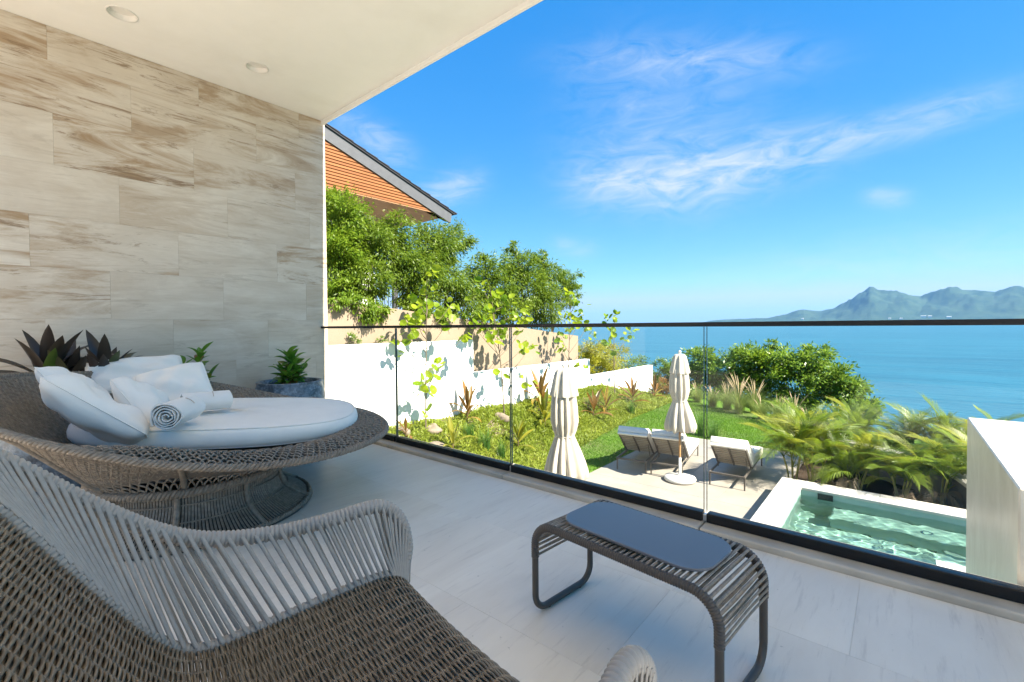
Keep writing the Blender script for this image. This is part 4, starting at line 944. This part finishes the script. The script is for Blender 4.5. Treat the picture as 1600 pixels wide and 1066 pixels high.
for i, (x, y, h, lb) in enumerate(((-7.05, 7.45, .62, 'dark green grassy clump behind the second glass pane'), (-6.7, 7.6, .5, 'low grassy clump at the black channel behind the second pane'), (-7.15, 15.0, .75, 'dark green grassy clump between the bronze plants far along the bed'),
        (-4.35, 13.6, .75, 'dark green grassy clump behind the farther parasol'), (-7.5, 7.4, .45, 'short green clump under the bronze plant by the wall'), (-7.7, 13.2, .6, 'green grassy clump against the low white wall'), (-3.95, 13.45, .6, 'grassy clump with yellow tips behind the glass joint'))):
    tuft(x, y, h, 110, lb, i, M_tuft, 'grassy clumps in the garden')
FG = [(-6.3, 19.3, .8, 4), (-5.5, 18.6, .75, 5), (-4.9, 18.35, .9, 8), (-4.35, 17.75, 1.2, 22), (-3.95, 18.3, 1.0, 14), (-3.5, 17.2, .75, 4), (-2.95, 16.75, .8, 9), (-2.45, 16.5, .95, 7), (-2.0, 15.8, .7, 3), (-1.5, 15.4, .8, 5)]
for i, (x, y, h, pl_) in enumerate(FG):
    lb = ('leftmost fountain grass at the far lawn edge' if i == 0 else 'rightmost fountain grass at the far lawn edge beside the palms' if i == len(FG)-1 else 'tallest fountain grass with the most tan plumes at the far lawn edge' if i == 3 else '%s fountain grass from the left along the far lawn edge' % (['', 'second', 'third', 'fourth', 'fifth', 'sixth', 'seventh', 'eighth', 'ninth'][i]))
    tuft(x, y, h, 420, lb, 40+i, M_fgrass, 'fountain grasses along the lawn edge', pl_, 'fountain_grass', .95, .012)

# ---- trees
def tree(name, label, base, clumps, n, L, W, mat, group, droop=.5, seed=0, trunk=.06, cat='tree', tight=.5, flat=.85):
    global rng
    r_ = np.random.default_rng(seed); rng = r_; base = np.array(base, float); t_ = thing(name, label, cat, tuple(base), 0, group, world=True)
    C_ = np.array(clumps, float); cen = C_[:, :3].mean(0); tp = base*.35+cen*.65; tp[2] = base[2]+(cen[2]-base[2])*.75
    mb = MB(); st = spline([base-(0, 0, .1), base*.6+tp*.4+r_.normal(0, .05, 3), tp], 14); mb.tube(st, np.linspace(trunk, trunk*.55, 14), 8)
    for c in C_:
        i = r_.integers(6, 13); q = st[i]; e = c[:3]; mb.tube(spline([q, q*.5+e*.5+r_.normal(0, .06, 3)+(0, 0, .05), e], 9), np.linspace(trunk*.42, trunk*.10, 9), 6)
        for k in range(4):
            d = unit(r_.normal(0, 1, 3)); mb.tube(spline([e*.8+q*.2, e+d*c[3]*.4, e+d*c[3]*.85], 5), np.linspace(trunk*.16, trunk*.05, 5), 4, caps=False)
    obj('trunk', mb, M_dbark, t_, smooth=True)
    w_ = C_[:, 3]**2.2; ns = (n*w_/w_.sum()).astype(int); cm = MB()
    for c, m_ in zip(C_, ns):
        sub = unit(r_.normal(0, 1, (max(6, m_//110), 3)))*c[3]*r_.uniform(.35, 1.12, (max(6, m_//110), 1)); sub[:, 2] *= flat       # twig tips
        pick = r_.integers(0, len(sub), m_); off = r_.normal(0, c[3]*.17*tight*2, (m_, 3))*r_.uniform(.5, 1.6, (m_, 1)); off[:, 2] *= .7
        P = c[:3]+sub[pick]+off; D = unit(sub[pick]+off*1.5)+r_.normal(0, .45, (m_, 3)); D[:, 2] -= droop
        tone = np.clip(.30*r_.random(len(sub))[pick]+.55*r_.random(m_)+.12*(P[:, 2]-c[2])/c[3], 0, .98)
        leaves(cm, P, D, L*r_.uniform(.7, 1.25, m_), W*r_.uniform(.8, 1.2, m_), tone, unit(r_.normal(0, .7, (m_, 3))+(0, 0, 1.)))
    obj('crown', cm, mat, t_)
    return t_
M_dbark = simple('brown_bark', (.13, .10, .075), .9, .1, .3, 18, .5)
M_bam = leaf_mat('fine_green_leaf', (.075, .15, .013), (.25, .345, .028), .40, .45); M_bam2 = leaf_mat('bright_green_leaf', (.09, .19, .012), (.29, .40, .03), .42, .45); M_brt = leaf_mat('glossy_green_leaf', (.075, .17, .02), (.29, .42, .05), .38, .35, spec=.5)
LG = [(-10.2, 5.89, 3.87, .61), (-10.2, 5.76, 2.87, .69), (-10.3, 6.45, 3.42, .67), (-10.2, 7.04, 2.93, .7), (-10.4, 7.49, 3.63, .51), (-10.1, 7.95, 2.68, .79), (-10.3, 8.71, 3.39, .7), (-10.2, 9.38, 3.62, .61), (-9.9, 7.83, 1.81, .56), (-9.8, 6.29, 2.14, .6), (-9.8, 5.64, 1.95, .42), (-10.0, 8.99, 2.41, .71), (-9.9, 9.61, 1.72, .62)]
RG = [(-10.3, 10.85, 2.95, .66), (-10.3, 11.63, 2.38, .82), (-10.3, 12.66, 3.2, .73), (-10.3, 13.2, 2.42, .93), (-10.3, 14.61, 3.14, .64), (-10.3, 15.87, 3.04, .52), (-10.2, 13.97, 1.79, .87), (-10.1, 11.94, 1.57, .61), (-10.1, 10.9, 1.96, .58), (-10.3, 15.49, 2.34, .56), (-10.3, 10.92, 3.43, .19), (-10.3, 12.52, 3.77, .27), (-10.3, 14.12, 3.75, .22)]
def gz(x, y): return (x, y, float(ground(x, y)))
TG = 'trees behind the beige wall'
def sel(Lst, idx): return [Lst[i] for i in idx]
tree('garden_tree', 'bright green tree against the end of the travertine wall, under the gable', gz(-10.2, 5.8), sel(LG, (0, 1, 10)), 15000, .105, .036, M_bam2, TG, .5, 1)
tree('garden_tree', 'feathery tree under the middle of the timber gable', gz(-10.2, 6.7), sel(LG, (2, 3, 9)), 15000, .115, .030, M_bam, TG, .7, 2)
tree('garden_tree', 'feathery tree under the low end of the timber gable', gz(-10.2, 7.8), sel(LG, (4, 5, 8)), 15000, .115, .030, M_bam, TG, .7, 3)
tree('garden_tree', 'rounded drooping tree just below the roof tip', gz(-10.2, 9.1), sel(LG, (6, 7, 11, 12)), 18000, .12, .028, M_bam, TG, .8, 4)
tree('garden_tree', 'leafy tree standing first to the right of the roof tip', gz(-10.3, 11.3), sel(RG, (0, 1, 7, 8, 10)), 12000, .13, .034, M_bam, TG, .6, 5)
tree('garden_tree', 'tallest tree in the middle of the open sky group', gz(-10.3, 12.9), sel(RG, (2, 3, 11)), 11000, .13, .034, M_bam, TG, .6, 6)
tree('garden_tree', 'rightmost tree of the wall group with branches reaching over the sea', gz(-10.3, 14.6), sel(RG, (4, 5, 6, 9, 12)), 12000, .13, .034, M_bam, TG, .6, 7)
VG = 'vines spilling over the beige wall'
def vine(label, cl_, seed, n): tree('hanging_vine', label, (cl_[0][0]-.35, cl_[0][1], ztop(cl_[0][1])-.2), cl_, n, .07, .030, M_bam2, VG, 1.2, seed, .015, 'vine')
vine('vine spilling over the beige wall beside the travertine wall end', [(-8.86, 5.46, 1.50, .32), (-8.86, 5.94, 1.46, .30), (-8.9, 5.02, 1.65, .22)], 11, 3600)
vine('vine spilling over the beige wall behind the first sapling', [(-8.86, 7.81, 1.36, .30), (-8.9, 7.2, 1.42, .22)], 12, 2200); vine('vine spilling over the beige wall behind the second sapling', [(-8.86, 8.84, 1.26, .31), (-8.88, 9.5, 1.22, .25)], 13, 2200)
def shrub(name, label, x, y, z, r, n, seed, mat, group, L=.07, W=.03): tree(name, label, (x, y, z), [(x+random.uniform(-.3, .3)*r, y+random.uniform(-.6, .6)*r, z+r*(.5+.3*k), r*.62) for k in range(3)], n, L, W, mat, group, .2, seed, .02, 'shrub')
so_ = obj('planter_soil', MB().box(-8.899, -8.721, 1.0, 8.5, -2, .58), M_soil, kind='structure'); so_['label'] = 'narrow soil strip between the white and beige walls'
for i, (y, r, lb) in enumerate(((5.25, .20, 'small leafy plant on top of the white wall near the terrace'), (6.0, .16, 'thin pale plant on top of the white wall by the first glass joint'))):
    tree('wall_top_plant', lb, (-8.81, y, .57), [(-8.79, y+.05, .57+r*1.0, r*.75), (-8.79, y-.05, .57+r*1.5, r*.6)], 260 if i == 0 else 150, .06, .026, M_brt, 'small plants on the white wall', .1, 20+i, .008, 'plant')
M_yel = leaf_mat('yellow_shrub_leaf', (.20, .26, .02), (.52, .46, .03), .4, .5); M_red = leaf_mat('reddish_shrub_leaf', (.16, .12, .03), (.36, .17, .05), .35, .45)
tree('yellow_bush', 'yellow flowering bush behind the lowest white wall section', gz(-9.6, 17.2), [(-9.4, 15.2, .0, .6), (-9.4, 15.9, .02, .66), (-9.5, 16.7, -.05, .66), (-9.5, 17.5, -.25, .66), (-9.5, 18.3, -.5, .7), (-9.3, 15.6, -.7, .6), (-9.3, 16.5, -.8, .6), (-9.4, 17.5, -1.0, .65)], 14000, .085, .04, M_yel, None, .2, 30, .04, 'bush')
tree('green_bush', 'green bush right of the yellow bush at the wall end', gz(-9.3, 20.3), [(-9.4, 20.3, -1.0, .7), (-9.2, 21, -1.5, .62), (-8.7, 20.8, -1.6, .55)], 6000, .09, .04, M_bam, None, .3, 31, .04, 'bush')
tree('green_bush', 'wispy green bush behind the farther parasol', gz(-8.4, 21.3), [(-8.3, 21, -.8, .45), (-8.05, 21.3, -.9, .5), (-8.4, 21.2, -1.6, .6)], 5000, .10, .035, M_bam, None, .3, 32, .04, 'bush')
tree('red_bush', 'reddish bush at the end of the white wall', gz(-7.8, 19.8), [(-7.9, 19.7, -1.6, .42), (-7.5, 19.9, -1.75, .40)], 2200, .10, .03, M_red, None, .1, 33, .03, 'bush')
BG = 'broad trees above the sea'
BT = [(-7.92, 22.0, -1.37, .67), (-7.03, 22.0, -.69, .77), (-6.05, 22.0, -1.11, .92), (-5.12, 22.0, -.6, .78), (-4.25, 22.0, -.86, .98), (-4.74, 21.6, -1.84, .88), (-3.42, 22.0, -.66, .85), (-2.64, 22.0, -.36, .67), (-2.21, 22.0, -1.11, .81), (-3.08, 21.6, -1.85, .94), (-1.55, 22.0, -1.56, .64), (-1.15, 22.0, -2.22, .54), (-6.74, 21.6, -2.01, .94), (-5.64, 21.6, -2.2, .8)]
for (x, y, idx, lb, sd, mt) in ((-7.2, 22, (0, 1, 12), 'dark broad tree behind the farther parasol', 41, M_brt), (-5.7, 22, (2, 3, 13), 'broad tree right of the wide glass joint', 42, M_brt), (-4.4, 22, (4, 5), 'big rounded tree in the middle of the group above the sea', 43, M_bam2), (-2.8, 22, (6, 7, 8, 9), 'widest and highest glossy tree above the sea, beside the palms', 44, M_brt), (-1.4, 22, (10, 11), 'low right end tree sloping down to the sea', 45, M_brt)):
    tree('broad_tree', lb, gz(x, y), [(a, b, c, r*1.08) for a, b, c, r in sel(BT, idx)], 3600*len(idx), .17, .065, mt, BG, .25, sd, .10, 'tree', .45)
tree('slender_tree', 'lone tuft of leaves on a thin stem above the broad trees', gz(-4.25, 22.6), [(-4.3, 22.6, .16, .20), (-4.15, 22.6, .20, .18)], 260, .16, .05, M_brt, None, .3, 46, .03)
random.seed(9); rng = np.random.default_rng(99)

# ---- areca palms
def frond_mesh(L, arch, nl, ll, droop, seed, curl=0.):
    r_ = np.random.default_rng(seed); s_ = np.linspace(0, 1, 14); ang = .35-arch*s_**1.3; x = np.concatenate([[0], np.cumsum(np.cos(ang[:-1])*L/13)]); z = np.concatenate([[0], np.cumsum(np.sin(ang[:-1])*L/13)])
    mb = MB(); pth = np.stack([x, 0*x, z], 1); mb.tube(pth, np.linspace(.010, .002, 14), 5, tone=.6)
    for k in range(nl):
        f = .20+.80*(k+.5)/nl; b = np.array([np.interp(f, s_, pth[:, i]) for i in range(3)]); a = np.interp(f, s_, ang); le = ll*(.55+.75*math.sin(min(1, f*1.1)*PI*.85))*r_.uniform(.9, 1.1); fw = np.interp(f, [.2, 1], [1.15, .35])
        for sg in (-1, 1):
            d = np.array((math.cos(fw)*math.cos(a), sg*math.sin(fw), math.cos(fw)*math.sin(a)+.35)); d /= np.linalg.norm(d); w2 = np.array((math.cos(a), 0, math.sin(a)))*.0130; m_ = b+d*le*.5; e = b+d*le*.92+np.array((0, 0, -droop*le*r_.uniform(.7, 1.3)))
            mb.add([b-w2*.4, b+w2*.4, m_+w2, m_-w2, e+w2*.15, e-w2*.15], [(0, 1, 2, 3), (3, 2, 4, 5)], tone=float(np.clip(r_.random()*.55+.35*f, 0.01, .78)))
    return mb.mesh('frond', False)
M_palm = leaf_mat('areca_leaf', (.075, .15, .015), (.27, .36, .03), .42, .40, spec=.45); M_palmy = leaf_mat('areca_leaf_yellow', (.14, .20, .02), (.42, .42, .04), .45, .40, spec=.45); M_palmd = leaf_mat('dry_palm_leaf', (.28, .20, .13), (.48, .38, .27), .25, .7)
fr = []
for mt, pr2 in ((M_palm, ((1.15, 1.4, 28, .34, .22), (1.05, 1.9, 28, .34, .3), (1.25, .9, 28, .32, .16))), (M_palmy, ((1.15, 1.2, 28, .32, .2), (1.2, 1.7, 28, .32, .28))), (M_palmd, ((.95, 2.4, 20, .34, .75),))):
    for i, q in enumerate(pr2): me = frond_mesh(*q, seed=i); me.materials.append(mt); fr.append(me)
M_cane = simple('palm_cane', (.34, .30, .09), .5, .3, .25, 12)
def palm(x, y, h, n, label, seed, sc=1., dry=1):
    random.seed(seed); z0 = -2.12; t_ = thing('areca_palm', label, 'palm', (x, y, z0), random.uniform(0, 6), 'areca palms behind the pool'); stems = []
    for k in range(5):
        a = k*1.257+random.uniform(-.3, .3); hh = h*random.uniform(.55, 1.); e = (math.cos(a)*.20*hh, math.sin(a)*.20*hh, hh*.62); stems.append(e); obj('cane', MB().tube(spline([(math.cos(a)*.06, math.sin(a)*.06, -.1), (e[0]*.6, e[1]*.6, e[2]*.5), e], 8), .016, 6), M_cane, t_, smooth=True)
    for k in range(n):
        e = stems[k % 5]; el = random.uniform(.35, 1.4); place('frond', fr[random.choice((0, 0, 1, 2, 2, 3, 4))], t_, e, k*2.4+random.uniform(-.4, .4), el-.1, random.uniform(-.3, .3), sc*random.uniform(.58, .92))
    for k in range(dry): place('frond', fr[5], t_, (0, 0, .25), -t_.rotation_euler[2]-PI/2+random.uniform(-.9, .9), .25, random.uniform(-.5, .5), sc*random.uniform(.6, .85))
PG = [(-1.6, 10.65, 1.1, 14, 'areca palm at the deck corner, leftmost beside the third lounger', 1.0, 0), (-1.25, 10.75, 1.35, 15, 'tall yellowish areca palm second from the deck corner', 1.05, 1), (-.6, 10.55, .95, 13, 'low areca palm overhanging the pool coping with pale dry fronds', .9, 2), (.05, 10.55, .95, 13, 'areca palm behind the middle of the far coping', .9, 1), (.55, 10.75, 1.15, 14, 'areca palm with dry hanging fronds near the stone pier', .95, 3), (1.05, 10.9, 1.2, 13, 'areca palm half hidden behind the stone pier', 1., 1),
      (-1.55, 12.2, 1.5, 14, 'yellow-green areca palm behind the deck corner palms', 1.1, 0), (-.75, 12.9, 1.3, 13, 'areca palm behind the curved white wall on the left', 1., 0), (.1, 13.2, 1.4, 13, 'areca palm standing behind the curved white wall', 1.05, 0), (.75, 12.9, 1.5, 13, 'areca palm against the sea left of the pier', 1.05, 0), (1.35, 12.6, 1.7, 12, 'areca palm whose fronds show above the stone pier', 1.1, 0), (-1.0, 14.3, 1.2, 12, 'farthest areca palm in front of the broad trees', 1., 0)]
for i, (x, y, h, n_, lb, sc_, dr_) in enumerate(PG): palm(x, y, h*(.72 if i > 5 else .92), n_+9, lb, i+1, sc_, dr_)
bs = obj('palm_bed_soil', MB().box(-1.66, 4.0, 9.94, 16.0, -2.6, -2.11), M_soil, kind='structure'); bs['label'] = 'dark soil bed under the palms'
# curved white-capped wall among the palms
cwl = thing('curved_planter_wall', 'curved dark wall with white coping among the palms', 'wall', (0, 12, -2.1), world=True)
cp = spline([(-1.45, 12.75, 0), (-.67, 12.43, 0), (-.23, 12.1, 0), (.26, 11.85, 0), (.62, 11.35, 0), (.86, 10.85, 0), (1.0, 10.3, 0)], 9)
for i in range(8):
    a_, b_ = cp[i], cp[i+1]; d = (b_-a_)/np.linalg.norm(b_-a_); L = np.linalg.norm(b_-a_)/2; nn = np.array((-d[1], d[0], 0)); c_ = (a_+b_)/2
    obj('coping_stone', MB().obox(c_+(0, 0, -1.53), d, nn, (0, 0, 1), L-.002, .15, .03), M_white_stone, cwl); obj('wall_block', MB().obox(c_+(0, 0, -1.85), d, nn, (0, 0, 1), L-.004, .11, .285), M_fascia, cwl)

# ---- loungers
M_lfr = simple('lounger_frame', (.11, .095, .08), .5, .3, .12); M_lsl = simple('lounger_slat', (.36, .31, .25), .6, .25, .15)
def lounger():
    t_ = thing('sun_lounger', '', 'lounger', (0, 0, 0), 0, 'sun loungers on the pool deck'); wd = .33; pv_, zt_ = .70, .29
    for x in (-wd, wd-.03): obj('side_rail', bevel_mesh(MB().box(x, x+.03, 0, 2.0, .235, .275), 'side_rail', .004), M_lfr, t_)
    for y in (0, 1.97): obj('cross_rail', bevel_mesh(MB().box(-wd+.031, wd-.031, y, y+.03, .237, .273), 'cross_rail', .004), M_lfr, t_)
    for x in (-wd, wd-.03):
        for y in (.02, 1.95): obj('leg', MB().box(x+.003, x+.027, y, y+.027, 0, .234), M_lfr, t_)
    a = RAD(41); u = np.array((0, -math.cos(a), math.sin(a))); v = np.array((0, math.sin(a), math.cos(a))); o_ = np.array((0, pv_, zt_))
    fb = MB()
    for x in (-wd+.02, 0, wd-.02): fb.obox(o_+u*.36+(x, 0, 0)-v*.012, (1, 0, 0), u, v, .014, .36, .012)
    bk = obj('backrest_frame', fb, M_lfr, t_)
    for k in range(9): obj('slat', MB().obox(o_+u*(.05+k*.08)+v*.006, (1, 0, 0), u, v, wd-.025, .021, .006), M_lsl, bk)
    for x in (-wd+.06, wd-.06): obj('support_strut', MB().tube([(x, pv_-.30, zt_+.24), (x, pv_-.16, .25)], .008, 6), M_lfr, t_)
    for k in range(10): obj('seat_slat', MB().box(-wd+.032, wd-.032, .78+k*.12, .84+k*.12, .262, .274), M_lsl, t_)
    th = .14; b0 = o_+v*.026; e0 = o_+u*.80+v*.026
    pts = [(2.0, .279), (pv_+.06, .279), (e0[1], e0[2]), (e0+v*th-u*.0)[1:].tolist(), (b0+v*th+np.array((0, .03, 0)))[1:].tolist(), (pv_+.10, .279+th), (2.0, .279+th)]
    me = bevel_mesh(MB().prism(pts, 0, -wd-.005, wd+.005), 'mattress', .022, 2)
    for p in me.polygons: p.use_smooth = True
    ma = obj('mattress', me, M_canvasw, t_); obj('head_flap', bevel_mesh(MB().obox(o_+u*.775-v*.012, (1, 0, 0), u, v, wd-.004, .03, .026), 'head_flap', .012, 2), M_canvasw, ma)
    return t_
M_canvasw = fabric_mat('white_canvas', (.72, .69, .64))
lg = lounger()
for i, (x, y, rz, lb) in enumerate(((-4.44, 9.28, 9, 'white cushioned sun lounger nearest the lawn'), (-3.72, 9.42, 9, 'white cushioned sun lounger partly behind the wooden parasol pole'), (-2.55, 9.50, 3, 'white cushioned sun lounger beside the pool, apart from the other two'))):
    o = lg if i == 0 else copy_tree(lg); o.location = (x, y, -2.094); o.rotation_euler = (0, 0, RAD(rz)); o['label'] = lb
# ---- closed parasols
M_pole = wood_mat('pole_timber', (.42, .22, .09), (.55, .32, .14)); M_pbase = simple('white_resin', (.58, .56, .52), .5, .4, .06)
def parasol():
    t_ = thing('closed_parasol', '', 'parasol', (0, 0, 0), 0, 'closed parasols by the loungers')
    z = np.array([1.03, 1.06, 1.15, 1.30, 1.45, 1.58, 1.65, 1.72, 1.85, 2.05, 2.25, 2.27, 2.40, 2.52]); r = np.array([.245, .27, .272, .235, .19, .145, .125, .15, .175, .17, .15, .148, .11, .06])
    am = np.array([.21, .21, .20, .20, .18, .15, .12, .15, .17, .17, .16, .15, .12, .1]); a = np.linspace(0, 2*PI, 80, endpoint=False)
    A, Zz = np.meshgrid(a, z, indexing='ij'); Rr = r[None]*(1+am[None]*(np.abs(np.cos(6.5*A+.5*np.sin(A*2)+.7*(Zz-1.6)))*1.8-1.1)+.25*am[None]*np.cos(9*A+1))*(1+.06*np.sin(A+2*Zz))
    cn = obj('canopy', MB().grid(np.stack([Rr*np.cos(A), Rr*np.sin(A), Zz+.02*np.cos(8*A)*(Zz < 1.1)], -1)[::-1], closed_u=True), M_canvas, t_, smooth=True)
    z = np.array([2.20, 2.22, 2.32, 2.45, 2.54, 2.585, 2.60]); r = np.array([.178, .18, .16, .135, .112, .085, .0]); A, Zz = np.meshgrid(a, z, indexing='ij'); Rr = r[None]*(1+.10*np.cos(8*A)+.03*np.cos(16*A))
    obj('vent_cap', MB().grid(np.stack([Rr*np.cos(A), Rr*np.sin(A), Zz+.008*np.cos(8*A)*(Zz < 2.25)], -1)[::-1], closed_u=True), M_canvas, cn, smooth=True)
    obj('tie_strap', MB().tube([(.132*math.cos(q), .132*math.sin(q), 1.65+.01*math.sin(q)) for q in a], .016, 6, closed=True, flat=.35, up=(1, 0, 0)), M_canvas, cn, smooth=True)
    obj('pole', MB().lathe([(.021, .42), (.021, 2.5)], n=14), M_pole, t_, smooth=True); obj('sleeve', MB().lathe([(.029, .10), (.029, .47), (.022, .475)], n=14), M_pbase, t_, smooth=True)
    obj('base', MB().lathe([(0, .0), (.27, .0), (.305, .02), (.315, .05), (.295, .085), (.20, .105), (.05, .115), (.032, .13), (0, .13)], n=40), M_pbase, t_, smooth=True)
    obj('clamp_knob', MB().tube([(.03, 0, .42), (.06, 0, .42)], .012, 8), M_black, t_, smooth=True); obj('finial', MB().lathe([(.012, 2.59), (.03, 2.62), (.028, 2.65), (0, 2.67)], n=14), M_pbase, t_, smooth=True)
    return t_
ps = parasol()
for i, (x, y, rz, lb) in enumerate(((-3.41, 9.37, 20, 'closed cream parasol on a round white base between the loungers'), (-3.60, 5.42, 75, 'closed cream parasol standing nearer the terrace, base out of sight'))):
    o = ps if i == 0 else copy_tree(ps); o.location = (x, y, -2.094); o.rotation_euler = (0, 0, RAD(rz)); o['label'] = lb
# small white filter lid at the pool edge
for i, (x, y, w2, lb) in enumerate(((.52, 7.72, .14, 'white lid box at the pool edge by the pier'),)):
    t_ = thing('lid_box', lb, 'box', (x, y, -1.93), 0); obj('body', bevel_mesh(MB().box(-w2, w2, -w2*.7, w2*.7, -.06, .02), 'body', .01), M_pbase, t_); obj('lid', bevel_mesh(MB().box(-w2*1.05, w2*1.05, -w2*.75, w2*.75, .021, .04), 'lid', .006), M_lamp, t_)
# ---- buildings on the far shore
M_fb = simple('far_white', (.5, .48, .45), .8, .1, .1)
for i, (x, y, z, w2) in enumerate(((248, 8046, 78, 26), (310, 8044, 76, 18), (489, 8035, 64, 22), (25, 8050, 52, 15), (-94, 8049, 54, 14), (-1088, 7976, 66, 15))):
    t_ = thing('shore_building', ('largest tiny white building on the far shore below the second summit', 'tiny white building just right of the largest one on the far shore', 'rightmost tiny white building on the far shore', 'tiny white building on the far shore just right of the highest peak', 'tiny white building on the far shore right below the highest peak', 'leftmost tiny white building on the far shore below the low ridge')[i], 'building', (x, y, z), 0, 'white buildings on the far shore', world=True)
    obj('wall', MB().box(x-w2, x+w2, y-w2*.4, y+w2*.6, z-14, z+7), M_fb, t_); obj('roof', MB().prism([(y-w2*.5, z+7.2), (y+w2*.7, z+7.2), (y+w2*.1, z+12)], 0, x-w2*1.05, x+w2*1.05), M_fb, t_)
